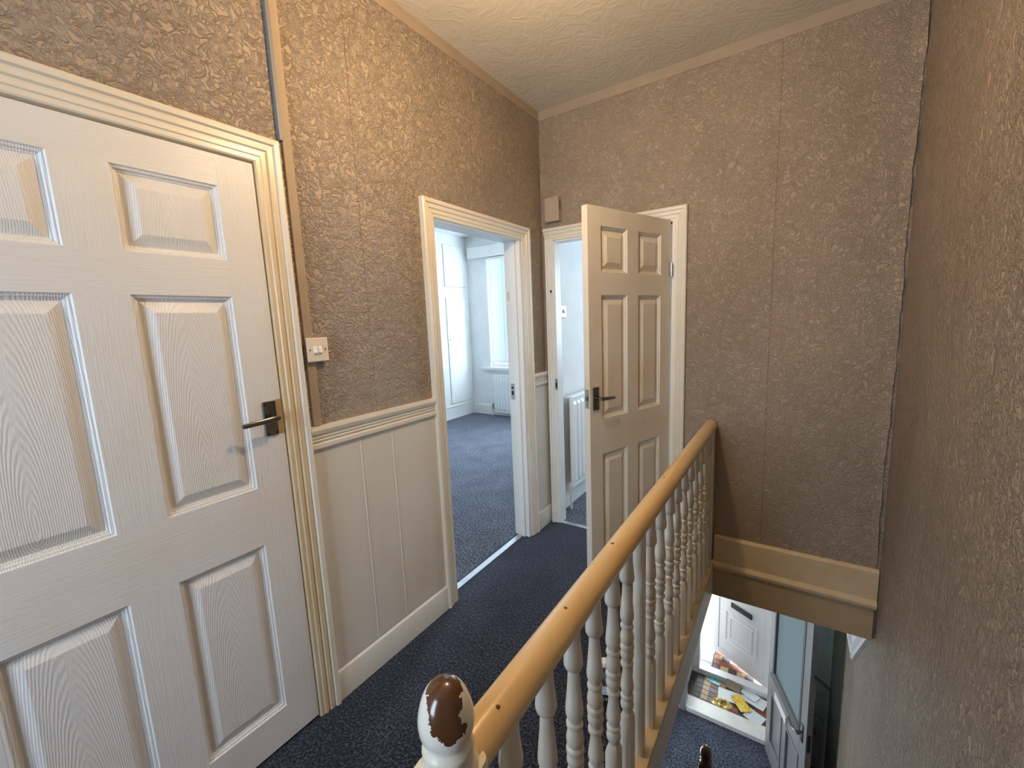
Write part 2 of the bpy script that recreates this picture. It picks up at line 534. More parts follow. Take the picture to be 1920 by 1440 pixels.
struct(boxes('wall_box_room_left', 'white_wall', [((-0.095, YF + TF, 0), (0.0, YFR, H))]), 'white wall behind the radiator in the small front room', 'wall')
rw = MB()
for x0, x1, z0, z1 in ((-0.1, 0.3, 0, H), (1.6, W, 0, H), (0.3, 1.6, 0, 0.95), (0.3, 1.6, 2.25, H)):
    rw.box((x0, YFR, z0), (x1, YFR + 0.12, z1))
struct(rw.build('wall_box_room_front', 'white_wall'), 'white wall with the window in the small front room', 'wall')
struct(boxes('wall_box_room_inner', 'white_wall', [((0.0, YF + TF, 0), (C_X0, YF + TF + 0.012, H)), ((C_X1, YF + TF, 0), (W, YF + TF + 0.012, H)),
                                                  ((C_X0, YF + TF, C_ZT), (C_X1, YF + TF + 0.012, H))]), 'white inner face of the small room doorway wall', 'wall')
struct(boxes('wall_box_room_right', 'white_wall', [((W - 0.012, YF + TF + 0.012, 0), (W, YFR, H))]), 'white wall on the right of the small front room', 'wall')
# vestibule and porch walls downstairs
VX0, VX1 = 0.655, 1.432
struct(boxes('wall_vestibule', 'cream_wall', [((-0.1, 3.92, ZH), (VX0 - 0.05, 4.02, HC)), ((VX1 + 0.03, 3.92, ZH), (W, 4.02, HC)),
                                             ((VX0 - 0.05, 3.92, -0.68), (VX1 + 0.03, 4.02, HC))]), 'cream partition between the hall and the porch', 'wall')
struct(boxes('wall_porch_left', 'cream_wall', [((0.50, 4.02, ZH), (0.61, 5.2, HC))]), 'pale wall on the left of the tiled porch', 'wall')
struct(boxes('wall_porch_right', 'cream_wall', [((1.50, 4.02, ZH), (1.60, 5.2, HC))]), 'pale wall on the right of the tiled porch', 'wall')

# wallpaper border strips just under the ceiling, parts of their walls
boxes('border_strip', 'paper_plain', [((0, YB, H - 0.055), (0.0025, YF, H))], wall_left)
boxes('border_strip', 'paper_plain', [((0, YF - 0.0025, H - 0.055), (W, YF, H))], wall_far)
# the far wallpaper lifting away along the right-hand corner
pe = MB()
rows = 120
outl, mid, inn, base = [], [], [], []
rnd = random.Random(3)
ph = [rnd.uniform(0, 6.28) for _ in range(6)]
for k in range(rows + 1):
    z = 2.74 - (2.74 - 0.19) * k / rows
    wv = 0.003 * math.sin(5 * z + ph[0]) + 0.0015 * math.sin(19 * z + ph[1]) + 0.001 * math.sin(47 * z + ph[2])
    lean = 0.010 * (2.74 - z) / 2.5
    bulge = 0.008 + 0.003 * math.sin(11 * z + ph[3]) + 0.003 * math.sin(31 * z + ph[4]) + 0.0015 * math.sin(70 * z)
    wd = (0.040 + 0.010 * math.sin(5 * z + ph[5]) + 0.006 * math.sin(23 * z)) * min(1.0, 0.25 + 1.5 * (z - 0.19)) + (0.018 if 0.5 < z < 1.1 else 0.0) * abs(math.sin(16 * z))
    xe = W - 0.008 - lean + wv
    pe.v += [(xe - wd, YF - 0.0005, z), (xe - wd * 0.6, YF - bulge * 0.5, z), (xe - wd * 0.25, YF - bulge, z), (xe, YF - bulge * 1.15 - 0.002, z), (xe + 0.0015, YF - bulge * 1.1, z), (xe - 0.004, YF - 0.001, z)]
for k in range(rows):
    for j in range(5):
        a = k * 6 + j
        pe.f.append((a, a + 1, a + 7, a + 6))
        pe.m.append(0)
pe.build('lifting_paper_edge', 'paper_edge', wall_far, smooth=60)
pe2 = MB()
for k in range(41):
    z = 2.70 - 0.55 * k / 40
    bulge = 0.010 * math.sin(math.pi * k / 40) + 0.002 * math.sin(40 * z)
    pe2.v += [(0.035 + 0.01 * math.sin(9 * z), YF - 0.0005, z), (0.022, YF - bulge * 0.8 - 0.001, z), (0.008 + 0.004 * math.sin(13 * z), YF - bulge - 0.003, z), (0.0, YF - bulge * 0.6, z)]
for k in range(40):
    for j in range(3):
        a = k * 4 + j
        pe2.f.append((a, a + 1, a + 5, a + 4))
        pe2.m.append(0)
pe2.build('lifting_paper_edge', 'paper_edge', wall_far, smooth=60)

# ------------------------------------------------------------------ skirtings, dado, trims
def sweep_y(m, prof, y0, y1, x0=0.0, sgn=1):
    """profile (d, z) extruded along y on the left wall"""
    m.loft([[(x0 + sgn * d, y, z) for d, z in prof] for y in (y0, y1)])

def sweep_x(m, prof, x0, x1, yw=YF):
    m.loft([[(x, yw - d, z) for d, z in prof] for x in (x0, x1)])

SK = [(0, 0.0), (0.018, 0.0), (0.018, 0.105), (0.014, 0.118), (0.006, 0.124), (0.002, 0.138), (0, 0.138)]
DADO = [(0, 1.026), (0.016, 1.026), (0.020, 1.033), (0.020, 1.047), (0.013, 1.052), (0.013, 1.056), (0.019, 1.061), (0.013, 1.065), (0.013, 1.068), (0.019, 1.073),
        (0.013, 1.077), (0.013, 1.080), (0.022, 1.087), (0.026, 1.100), (0.024, 1.112), (0.0, 1.114)]
CW = 0.080
def dado_run(y0, y1, seams, lab, n):
    m = MB()
    sweep_y(m, SK, y0, y1)
    struct(m.build('baseboard_' + n, 'gloss', smooth=30), 'white skirting board ' + lab, 'baseboard')
    root = empty('trim_dado_' + n, (0, y0, 0))
    struct(root, 'white boarded dado with reeded rail ' + lab, 'dado')
    m = MB()
    sweep_y(m, [(d, z) for d, z in DADO], 0, y1 - y0)
    m.build('dado_rail', 'gloss_trim', root)
    ys = [y0] + list(seams) + [y1]
    for a, b in zip(ys[:-1], ys[1:]):
        m = MB()
        m.box((0, a - y0 + 0.0012, 0.132), (0.008, b - y0 - 0.0012, 1.03))
        m.build('board', 'dado', root, bevel=0.0015)
    for s in seams:
        m = MB()
        m.box((0, s - y0 - 0.0014, 0.134), (0.0098, s - y0 + 0.0014, 1.028))
        m.build('joint_bead', 'white_plastic', root)
dado_run(A_Y1 + CW, B_Y0 - CW, (0.674, 0.836), 'between the closed door and the bedroom doorway', 'left')
dado_run(B_Y1 + CW, YF - 0.001, (), 'in the corner between the two doorways', 'corner')

# skirting over the stairwell and the apron under it
m = MB()
sweep_x(m, [(0, 0.012), (0.020, 0.012), (0.020, 0.158), (0.015, 0.166), (0.006, 0.172), (0, 0.172)], 1.112, W - 0.004)
struct(m.build('baseboard_far', 'gloss_old', smooth=30), 'yellowed skirting board above the stairwell opening', 'baseboard')
m = MB()
sweep_x(m, [(0, -0.035), (0.024, -0.035), (0.036, -0.028), (0.041, -0.016), (0.041, -0.006), (0.034, 0.004), (0.022, 0.012), (0, 0.012)], 1.10, W - 0.004)
struct(m.build('trim_nosing', 'gloss_old', smooth=30), 'yellowed rounded nosing under the far skirting', 'trim')
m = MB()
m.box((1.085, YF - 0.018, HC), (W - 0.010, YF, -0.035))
struct(m.build('trim_apron', 'apron', bevel=0.002), 'yellowed, shade-darkened apron board below the far skirting at the stair opening', 'trim')
# right end: a ragged filler edge against the wall
struct(boxes('trim_stairwell_fascia', 'gloss_cool', [((1.098, 0.03, HC), (1.110, YF - 0.018, -0.020))]), 'white fascia board along the open side of the stairwell', 'trim')

# batten above the closed door
root = empty('trim_batten', (0, 0.478, 2.082))
struct(root, 'narrow boxed cable strip running up from the closed door to the ceiling', 'trim')
boxes('cover', 'paper_plain', [((0, 0.008, 1.116 - 2.082), (0.009, 0.040, H - 2.082))], root, bevel=0.002)
boxes('channel', 'grey_plastic', [((0, -0.004, 0.004), (0.016, 0.009, H - 2.082))], root, bevel=0.001)

# ------------------------------------------------------------------ door casings
PROF = [(0.0, 0.0), (0.0, 0.010), (0.004, 0.013), (0.016, 0.013), (0.019, 0.0165), (0.030, 0.0165), (0.033, 0.0125), (0.036, 0.0125), (0.040, 0.0195), (0.052, 0.0205),
        (0.055, 0.0165), (0.058, 0.0165), (0.062, 0.0255), (0.074, 0.027), (0.080, 0.023), (0.080, 0.0)]
def casing(parent, s0, s1, zt, place, mat='gloss_trim', zb=0.0, yellow_band=False):
    """mitred architrave; place(s, z, d) -> point"""
    m = MB()
    m.loft([[place(s0 - a, zb, d) for a, d in PROF], [place(s0 - a, zt + a, d) for a, d in PROF]])
    m.build('casing_leg', mat, parent)
    m = MB()
    m.loft([[place(s1 + a, zb, d) for a, d in PROF], [place(s1 + a, zt + a, d) for a, d in PROF]])
    if yellow_band:
        m.m = [1 if k < 9 else 0 for k in range(len(m.m))]
    m.build('casing_leg', [mat, 'gloss_ochre'] if yellow_band else mat, parent)
    m = MB()
    m.loft([[place(s0 - a, zt + a, d) for a, d in PROF], [place(s1 + a, zt + a, d) for a, d in PROF]])
    m.build('casing_head', mat, parent)

PANEL = [(0.0, 0.0), (0.003, -0.0050), (0.008, -0.0060), (0.010, -0.0110), (0.015, -0.0125), (0.0165, -0.0150), (0.019, -0.0150), (0.047, -0.0030), (0.049, -0.0025)]
def six_panel(parent, width, stile, zrows, zb, zt, mats, thick=0.036):
    """moulded six-panel leaf; local x = width, local -y = front face, z up"""
    mid = stile
    pw = (width - 2 * stile - mid) / 2
    cols = [(stile, stile + pw), (stile + pw + mid, width - stile)]
    m = MB()
    def face(y):
        pass
    def slab(x0, x1, z0, z1, mi):
        m.box((x0, 0, z0), (x1, thick, z1), mi)
    slab(0, stile, zb, zt, 0)
    slab(width - stile, width, zb, zt, 0)
    zz = [zb] + [z for r in zrows for z in r] + [zt]
    for k in range(0, len(zz), 2):
        slab(stile, width - stile, zz[k], zz[k + 1], 1)
    for r in zrows:
        slab(cols[0][1], cols[1][0], r[0], r[1], 0)
    leaf = m.build('door_leaf', mats[:2], parent)
    for r in zrows:
        for c in cols:
            p = MB()
            cx, cz = (c[0] + c[1]) / 2, (r[0] + r[1]) / 2
            hx, hz = (c[1] - c[0]) / 2, (r[1] - r[0]) / 2
            for sg in (-1, 1):
                rings = []
                for ins, d in PANEL:
                    y = -d if sg < 0 else thick + d
                    rings.append([(-hx + ins, y, -hz + ins), (hx - ins, y, -hz + ins), (hx - ins, y, hz - ins), (-hx + ins, y, hz - ins)])
                i = len(p.v)
                p.loft(rings, caps=False)
                p.quad(rings[-1])
            o = p.build('panel', mats[2], leaf)
            o.location = (cx, 0, cz)
    return leaf

def lever_handle(parent, x, z, side, plate=(0.042, 0.116), length=0.105):
    """plate with four screws and a flat lever; side = direction of the lever along local x"""
    root = MB()
    w2, h2 = plate[0] / 2, plate[1] / 2
    root.box((-w2, -0.007, -h2), (w2, 0, h2))
    o = root.build('handle_plate', 'chrome', parent, bevel=0.002)
    o.location = (x, 0, z)
    for sx in (-1, 1):
        for sz in (-1, 1):
            s = MB()
            s.tube([(sx * (w2 - 0.007), -0.0065, sz * (h2 - 0.008)), (sx * (w2 - 0.007), -0.0082, sz * (h2 - 0.008))], 0.0038, 8)
            s.build('screw', 'hole', o)
    l = MB()
    l.tube([(0, -0.005, 0.004), (0, -0.016, 0.004)], [0.011, 0.010], 14)
    l.tube([(0, -0.012, 0.004), (0, -0.046, 0.004)], 0.0075, 12)
    rings = []
    for t, hw, th in ((-0.10, 0.006, 0.004), (0.0, 0.0095, 0.0065), (0.2, 0.0098, 0.0065), (0.6, 0.0085, 0.0055), (0.95, 0.0078, 0.005), (1.0, 0.0065, 0.0035)):
        cx, cy, cz = side * length * t, -0.046 + 0.004 * max(t, 0) ** 2, 0.004 - 0.006 * max(t, 0)
        rings.append([(cx, cy + th * math.sin(a) * 1.0, cz + hw * math.cos(a)) for a in [2 * math.pi * k / 14 for k in range(14)]])
    l.loft(rings)
    l.build('lever', 'chrome', o, smooth=50)
    return o

def place_left(s, z, d):
    return (d, s, z)
def place_far(s, z, d):
    return (s, YF - d, z)

ZR = [(0.145, 0.758), (0.955, 1.575), (1.684, 1.899)]
# door_1: closed six-panel door on the left
d1 = empty('door_1')
struct(d1, 'large white six-panel closed door with chrome lever nearest the camera', 'door')
casing(d1, A_Y0, A_Y1, A_ZT, place_left, yellow_band=True)
boxes('door_lining', 'gloss_old', [((-T, A_Y0, 0), (0.0, A_Y0 + 0.004, A_ZT)), ((-T, A_Y1 - 0.003, 0), (0.0, A_Y1, A_ZT)), ((-T, A_Y0, A_ZT - 0.004), (0, A_Y1, A_ZT))], d1)
leaf = six_panel(d1, 0.810, 0.108, ZR, 0.012, 1.988, ['door_stile', 'door_rail', 'door_panel'])
leaf.location = (0.006, A_Y0 + 0.006, 0)
leaf.rotation_euler = (0, 0, math.pi / 2)
lever_handle(leaf, 0.338 - (A_Y0 + 0.006), 1.178, -1)
bare = MB()
bare.box((0.338 - (A_Y0 + 0.006) + 0.021, -0.0006, 1.120), (0.8095, 0.0, 1.238))
bare.build('bare_patch', plain('bare_wood', (0.50, 0.36, 0.20), 0.5, var=0.15, vscale=30), leaf)

# door_2: bedroom doorway (frame only, its door swings out of sight)
d2 = empty('door_2')
struct(d2, 'white moulded frame of the open bedroom doorway', 'door frame')
casing(d2, B_Y0, B_Y1, B_ZT, place_left)
boxes('jamb', 'gloss_cool', [((-T - 0.012, B_Y0, 0), (0.004, B_Y0 + 0.006, B_ZT))], d2)
boxes('jamb', 'gloss_cool', [((-T - 0.012, B_Y1 - 0.028, 0), (0.004, B_Y1, B_ZT))], d2, bevel=0.002)
boxes('jamb_head', 'gloss_cool', [((-T - 0.012, B_Y0 + 0.006, B_ZT - 0.006), (0.004, B_Y1 - 0.028, B_ZT))], d2)
boxes('door_stop', 'gloss_cool', [((-0.062, B_Y1 - 0.040, 0), (-0.025, B_Y1 - 0.028, B_ZT - 0.006))], d2, bevel=0.002)
boxes('strike_plate', 'steel', [((-0.100, B_Y1 - 0.0295, 0.955), (-0.070, B_Y1 - 0.028, 1.060))], d2)
boxes('latch_hole', 'hole', [((-0.094, B_Y1 - 0.030, 0.985), (-0.078, B_Y1 - 0.0285, 1.012))], d2)
boxes('latch_hole', 'hole', [((-0.094, B_Y1 - 0.030, 1.024), (-0.080, B_Y1 - 0.0285, 1.040))], d2)
boxes('old_hinge_mark', 'gloss_old', [((-0.098, B_Y1 - 0.0288, 1.60), (-0.082, B_Y1 - 0.0278, 1.655))], d2)
th = boxes('trim_threshold_bedroom', 'alu', [((-0.085, B_Y0 + 0.006, 0), (-0.045, B_Y1 - 0.028, 0.005))], bevel=0.002)
struct(th, 'aluminium carpet strip across the bedroom doorway', 'threshold')

# door_3: narrower six-panel door standing open beside the balustrade
d3 = empty('door_3')
struct(d3, 'yellowed white six-panel door standing open at the stairwell wall', 'door')
m = MB()
m.loft([[place_far(C_X1 + a, 0, d) for a, d in PROF], [place_far(C_X1 + a, C_ZT + a, d) for a, d in PROF]])
m.build('casing_leg', 'gloss_trim', d3)
m = MB()
m.loft([[place_far(C_X0 - a * 0.78, 0, d) for a, d in PROF], [place_far(C_X0 - a * 0.78, C_ZT + 0.012, d) for a, d in PROF]])
m.build('casing_leg', 'gloss_cool', d3)
m = MB()
m.loft([[place_far(C_X0 - 0.062 - 0.14 * a, C_ZT + a, d + 0.002) for a, d in PROF], [place_far(C_X1 + a, C_ZT + a, d) for a, d in PROF]])
m.build('casing_head', 'gloss_trim', d3)
boxes('jamb', 'gloss_cool', [((C_X0, YF - 0.006, 0), (C_X0 + 0.003, YF + TF + 0.012, C_ZT))], d3)
boxes('jamb', 'gloss_cool', [((C_X1 - 0.010, YF - 0.006, 0), (C_X1, YF + TF + 0.012, C_ZT))], d3)
boxes('jamb_head', 'gloss_cool', [((C_X0, YF - 0.006, C_ZT - 0.010), (C_X1, YF + TF + 0.012, C_ZT))], d3)
boxes('strike_plate', 'steel', [((C_X0 - 0.012, YF - 0.0165, 0.985), (C_X0 + 0.006, YF - 0.013, 1.060))], d3)
boxes('latch_hole', 'hole', [((C_X0 - 0.008, YF - 0.018, 1.000), (C_X0 + 0.003, YF - 0.016, 1.035))], d3)
boxes('screw_mark', 'hole', [((C_X0 - 0.030, YF - 0.0215, 1.648), (C_X0 - 0.018, YF - 0.0195, 1.664))], d3)
phi = math.atan2(0.944, 0.332)
leaf3 = six_panel(d3, 0.678, 0.092, [(0.145, 0.768), (0.954, 1.577), (1.686, 1.903)], 0.012, 1.990, ['door3_stile', 'door3_rail', 'door3_panel'], 0.036)
leaf3.location = (0.623, 1.562, 0)
leaf3.rotation_euler = (0, 0, phi)
lever_handle(leaf3, 0.040, 1.066, 1, (0.040, 0.116), 0.100)
boxes('latch_plate', 'steel', [((-0.0015, 0.006, 1.020), (0.0, 0.030, 1.115))], leaf3)
boxes('latch_bolt', 'chrome', [((-0.010, 0.012, 1.060), (-0.001, 0.024, 1.080))], leaf3)
for hz in (1.72, 0.28):
    hb = MB()
    hb.box((0.664, -0.0012, hz - 0.038), (0.679, 0.0, hz + 0.038))
    hb.tube([(0.683, -0.004, hz - 0.038), (0.683, -0.004, hz + 0.038)], 0.006, 10)
    hb.build('hinge', 'steel', leaf3)
th = boxes('trim_threshold_box_room', 'alu', [((C_X0 + 0.003, YF - 0.010, 0), (C_X1 - 0.010, YF + 0.024, 0.005))], bevel=0.002)
struct(th, 'aluminium carpet strip under the open door beside the balustrade', 'threshold')

# ------------------------------------------------------------------ balustrade
XB = 1.078
bal = empty('balustrade', (XB, 0.0, 0.0))
tag(bal, 'white turned balustrade with varnished pine handrail along the landing edge', 'balustrade')
m = MB()
m.box((-0.040, 0.03, -0.020), (0.038, YF - 0.004, 0.004))
m.build('base_rail', 'gloss_old', bal, bevel=0.003)
m = MB()
ring = []
for k in range(28):
    a = 2 * math.pi * k / 28
    ring.append((0.0335 * math.cos(a), 0.0335 * math.sin(a)))
ys = [0.028, 0.06, 0.3, 0.6, 0.9, 1.2, 1.5, 1.8, 2.1, 2.224]
m.loft([[(x, y, 0.833 + z) for x, z in ring] for y in ys])
hr = m.build('handrail', 'pine', bal, smooth=60)
for y, xx, zz, r_ in ((0.655, -0.004, 0.0333, 0.006), (1.20, -0.006, 0.0328, 0.005), (0.36, 0.002, 0.0334, 0.005), (0.10, 0.012, 0.0312, 0.005)):
    m = MB()
    m.lathe([(r_, -0.001), (r_ * 0.6, 0.0006)], (xx, y, 0.833 + zz), 7)
    m.build('chip', 'dark_wood', hr)
SP = [(0.0120, 0.266), (0.0135, 0.274), (0.0190, 0.286), (0.0205, 0.295), (0.0190, 0.304), (0.0130, 0.312), (0.0130, 0.3145), (0.0195, 0.318), (0.0200, 0.322), (0.0195, 0.326), (0.0140, 0.330),
      (0.0165, 0.338), (0.0200, 0.350), (0.0202, 0.358), (0.0180, 0.378), (0.0145, 0.402), (0.0128, 0.420), (0.0128, 0.425), (0.0188, 0.428), (0.0195, 0.432), (0.0188, 0.436), (0.0130, 0.440),
      (0.0150, 0.446), (0.0190, 0.456), (0.0203, 0.464), (0.0195, 0.471), (0.0160, 0.477), (0.0160, 0.479), (0.0205, 0.484), (0.0212, 0.490), (0.0205, 0.496), (0.0160, 0.501), (0.0160, 0.503),
      (0.0195, 0.509), (0.0205, 0.519), (0.0190, 0.532), (0.0150, 0.545), (0.0132, 0.549), (0.0190, 0.5525), (0.0197, 0.557), (0.0190, 0.5615), (0.0138, 0.565),
      (0.0165, 0.572), (0.0203, 0.585), (0.0205, 0.595), (0.0182, 0.622), (0.0148, 0.658), (0.0130, 0.688), (0.0132, 0.696), (0.0190, 0.701),
      (0.0215, 0.708), (0.0218, 0.716), (0.0205, 0.728), (0.0172, 0.765), (0.0165, 0.815)]
ybal = [0.145, 0.270, 0.395, 0.513, 0.640, 0.757, 0.878, 0.998, 1.128, 1.265, 1.389, 1.525, 1.655, 1.785, 1.915, 2.045, 2.150]
proto = None
for i, y in enumerate(ybal):
    if i == 6:
        m = MB()
        m.box((-0.0165, -0.0165, 0.003), (0.0165, 0.0165, 0.815))
        o = m.build('baluster', 'spindle', bal, bevel=0.002)
        o['label'] = 'plain square baluster'
    elif proto is None:
        m = MB()
        hw = 0.0185
        sq = lambda h, z: [(-h, -h, z), (h, -h, z), (h, h, z), (-h, h, z)]
        m.loft([sq(hw, 0.003), sq(hw, 0.245), sq(hw * 0.80, 0.262), sq(hw * 0.62, 0.270)])
        m.lathe(SP, (0, 0, 0), 18)
        proto = o = m.build('baluster', 'spindle', bal, smooth=30)
    else:
        o = proto.copy()
        COL.objects.link(o)
        o.parent = bal
    o.location = (0, y, 0)
boxes('wall_batten', 'spindle', [((-0.026, YF - 0.018, 0.003), (0.022, YF, 0.815))], bal, bevel=0.002)
# newel at the head of the stairs
m = MB()
hw = 0.043
sq = lambda h, z, r=0.25: [(h * math.copysign(abs(math.cos(a)) ** 0.35, math.cos(a)), h * math.copysign(abs(math.sin(a)) ** 0.35, math.sin(a)), z) for a in [2 * math.pi * (k + 0.5) / 24 for k in range(24)]]
m.loft([sq(hw, -0.30), sq(hw, 0.842), sq(hw * 0.96, 0.852)])
m.lathe([(0.042, 0.850), (0.040, 0.858), (0.036, 0.866), (0.034, 0.874), (0.0345, 0.880), (0.0365, 0.886), (0.0345, 0.892), (0.031, 0.896), (0.0305, 0.902)], (0, 0, 0), 28)
nw = m.build('newel_post', 'spindle', bal, smooth=40)
m = MB()
m.lathe([(0.029, 0.898), (0.0335, 0.904), (0.0375, 0.914), (0.0390, 0.926), (0.0380, 0.938), (0.0352, 0.950), (0.0320, 0.960), (0.0270, 0.970), (0.0200, 0.978), (0.0110, 0.983), (0.003, 0.9845)], (0, 0, -0.93), 32)
fin = m.build('finial', 'flaked', nw, smooth=60)
fin.location = (0, 0, 0.93)

# ------------------------------------------------------------------ staircase (mostly below the frame)
st = empty('staircase', (1.115, -0.02, ZH))
struct(st, 'carpeted flight descending under the landing to the hall', 'stairs')
rise = -ZH / 13
for k in range(1, 13):
    z = -ZH - rise * k
    m = MB()
    m.box((0, 0.19 * (k - 1), z - 0.03), (W - 1.117, 0.19 * k + 0.03, z))
    m.build('tread', 'carpet', st, bevel=0.008)
for k in range(1, 14):
    z = -ZH - rise * k
    m = MB()
    m.box((0, 0.19 * (k - 1) - 0.0, max(z, 0.0)), (W - 1.117, 0.19 * (k - 1) + 0.012, z + rise - 0.03))
    m.build('riser', 'carpet', st)
m = MB()
hw = 0.042
m.loft([sq(hw, 0.0), sq(hw, 1.14), sq(hw * 0.95, 1.15)])
m.lathe([(0.040, 1.148), (0.034, 1.160), (0.032, 1.172), (0.036, 1.178), (0.030, 1.186), (0.031, 1.192), (0.038, 1.206), (0.039, 1.222), (0.036, 1.240), (0.029, 1.258), (0.018, 1.270), (0.005, 1.276)], (0, 0, 0), 24)
o = m.build('newel_post', 'dark_wood', st, smooth=40)
o['label'] = 'dark varnished newel with acorn top'
o.location = (-0.040, 2.43, 0)

# ------------------------------------------------------------------ fittings on the landing walls
sw = empty('light_switch', (0.0, 0.524, 1.393))
tag(sw, 'cream double light switch on the tan wall beside the closed door', 'light switch')
boxes('back_box', 'plastic', [((0, -0.036, -0.038), (0.016, 0.036, 0.038))], sw, bevel=0.002)
boxes('face_plate', 'plastic', [((0.016, -0.041, -0.043), (0.0235, 0.041, 0.043))], sw, bevel=0.003)
for s in (-0.0095, 0.0075):
    r = MB()
    r.loft([[(0.0225, s - 0.0070, -0.012), (0.0225, s + 0.0070, -0.012), (0.0225, s + 0.0070, 0.012), (0.0225, s - 0.0070, 0.012)],
            [(0.0315, s - 0.0065, -0.011), (0.0315, s + 0.0065, -0.011), (0.0265, s + 0.0065, 0.011), (0.0265, s - 0.0065, 0.011)]])
    r.build('rocker', 'white_plastic', sw, bevel=0.001)
for s in (-0.030, 0.030):
    r = MB()
    r.tube([(0.0232, s, 0.0), (0.0240, s, 0.0)], 0.0028, 10)
    r.build('screw', 'hole', sw)

ch = empty('door_chime', (0.102, YF, 2.172))
tag(ch, 'painted-over chime box on the wall above the open door', 'chime box')
boxes('housing', 'tan_plastic', [((-0.050, -0.045, -0.072), (0.050, 0, 0.078))], ch, bevel=0.004)
for k in range(6):
    boxes('vent_slot', 'hole', [((0.0495, -0.034, 0.000 + 0.0085 * k), (0.0508, -0.012, 0.004 + 0.0085 * k))], ch)

# pendant lamp over the landing (just above the picture)
LX, LY, LZ = 0.80, 0.78, 2.47
pl = empty('pendant_lamp', (LX, LY, H))
tag(pl, 'plain ceiling pendant with a bare warm bulb over the landing', 'lamp')
m = MB(); m.lathe([(0.045, -0.03), (0.05, -0.012), (0.05, 0.0)], n=20); m.build('ceiling_rose', 'white_plastic', pl, smooth=40)
m = MB(); m.tube([(0, 0, -0.03), (0, 0, LZ - H + 0.09)], 0.0035, 8); m.build('flex', 'white_plastic', pl)
m = MB(); m.lathe([(0.018, LZ - H + 0.045), (0.02, LZ - H + 0.06), (0.016, LZ - H + 0.10)], n=16); m.build('lamp_holder', 'white_plastic', pl, smooth=40)
mb, nt, b = new_mat('warm_bulb')
b.inputs['Base Color'].default_value = (1, 0.9, 0.75, 1)
b.inputs['Emission Color'].default_value = (1.0, 0.66, 0.33, 1)
b.inputs['Emission Strength'].default_value = 8.0
m = MB(); m.lathe([(0.004, -0.060), (0.020, -0.052), (0.029, -0.034), (0.030, -0.016), (0.024, 0.010), (0.015, 0.034), (0.013, 0.046)], (0, 0, LZ - H), 20)
bulb = m.build('bulb', mb, pl, smooth=60)
bulb.visible_shadow = True
ld = bpy.data.lights.new('bulb_light', 'POINT')
ld.energy = 30
ld.color = (1.0, 0.67, 0.35)
ld.shadow_soft_size = 0.034
lo = bpy.data.objects.new('bulb_light', ld)
lo.location = (LX, LY, LZ - 0.10)
COL.objects.link(lo)

# ------------------------------------------------------------------ windows
def casement(name, x0, x1, z0, z1, y, ydir, label, mullions):
    root = empty(name, (x0, y, z0))
    struct(root, label, 'window')
    w_, h_ = x1 - x0, z1 - z0
    f = 0.05
    boxes('window_frame', 'upvc', [((0, -0.03, 0), (f, 0.03, h_)), ((w_ - f, -0.03, 0), (w_, 0.03, h_)), ((f, -0.03, 0), (w_ - f, 0.03, f)), ((f, -0.03, h_ - f), (w_ - f, 0.03, h_))], root)
    xs = [f] + [w_ * k / (mullions + 1) for k in range(1, mullions + 1)] + [w_ - f]
    for x in xs[1:-1]:
        boxes('mullion', 'upvc', [((x - 0.03, -0.028, f), (x + 0.03, 0.028, h_ - f))], root)
    for a, b_ in zip(xs[:-1], xs[1:]):
        boxes('pane', 'pane', [((a, -0.003, f), (b_, 0.003, h_ - f))], root)
    return root
casement('window_1', bx0, bx1, bz0, bz1, YB - 0.06, 1, 'white framed window behind the stair head', 1)
casement('window_2', wx0, wx1, wz0, wz1, YFR + 0.075, -1, 'tall white bedroom window behind the vertical blind', 2)
casement('window_3', 0.3, 1.6, 0.95, 2.25, YFR + 0.075, -1, 'white framed window in the small front room', 1)

# ------------------------------------------------------------------ bedroom
o = MB()
o.box((-2.72, YFR - 0.055, 0.728), (wx1 + 0.1, YFR + 0.045, 0.768))
struct(o.build('trim_window_sill', 'gloss_cool', bevel=0.004), 'white sill under the bedroom blind', 'window sill')
o = MB()
o.box((-2.86, YFR - 0.085, 2.462), (-0.6, YFR, 2.622))
tag(o.build('pelmet', 'gloss_cool', bevel=0.003), 'white boxed pelmet above the bedroom blind', 'pelmet')
vb = empty('vertical_blind', (wx0, YFR + 0.012, 2.45))
tag(vb, 'white vertical blind closed across the bedroom window', 'blind')
boxes('head_track', 'white_plastic', [((0.01, -0.02, -0.035), (wx1 - wx0 - 0.01, 0.02, 0.0))], vb)
slat = None
nsl = 19
for k in range(nsl):
    x = 0.055 + k * (wx1 - wx0 - 0.11) / (nsl - 1)
    if slat is None:
        m = MB()
        hw2 = 0.047
        m.loft([[(-hw2, -0.004, z), (-hw2 * 0.4, 0.003, z), (hw2 * 0.4, 0.003, z), (hw2, -0.004, z), (hw2 * 0.4, 0.0022, z), (-hw2 * 0.4, 0.0022, z)] for z in (-1.61, -0.035)])
        slat = s = m.build('slat', 'blind', vb)
        m = MB()
        m.box((-0.044, -0.006, -1.61), (0.044, 0.006, -1.575))
        wt0 = m.build('bottom_weight', 'white_plastic', s)
    else:
        s = slat.copy(); COL.objects.link(s); s.parent = vb
        wt = wt0.copy(); COL.objects.link(wt); wt.parent = s
    s.location = (x, 0, 0)
    s.rotation_euler = (0, 0, math.radians(26 if x < 0.75 else 78))   # drawn across the left half, turned open beyond

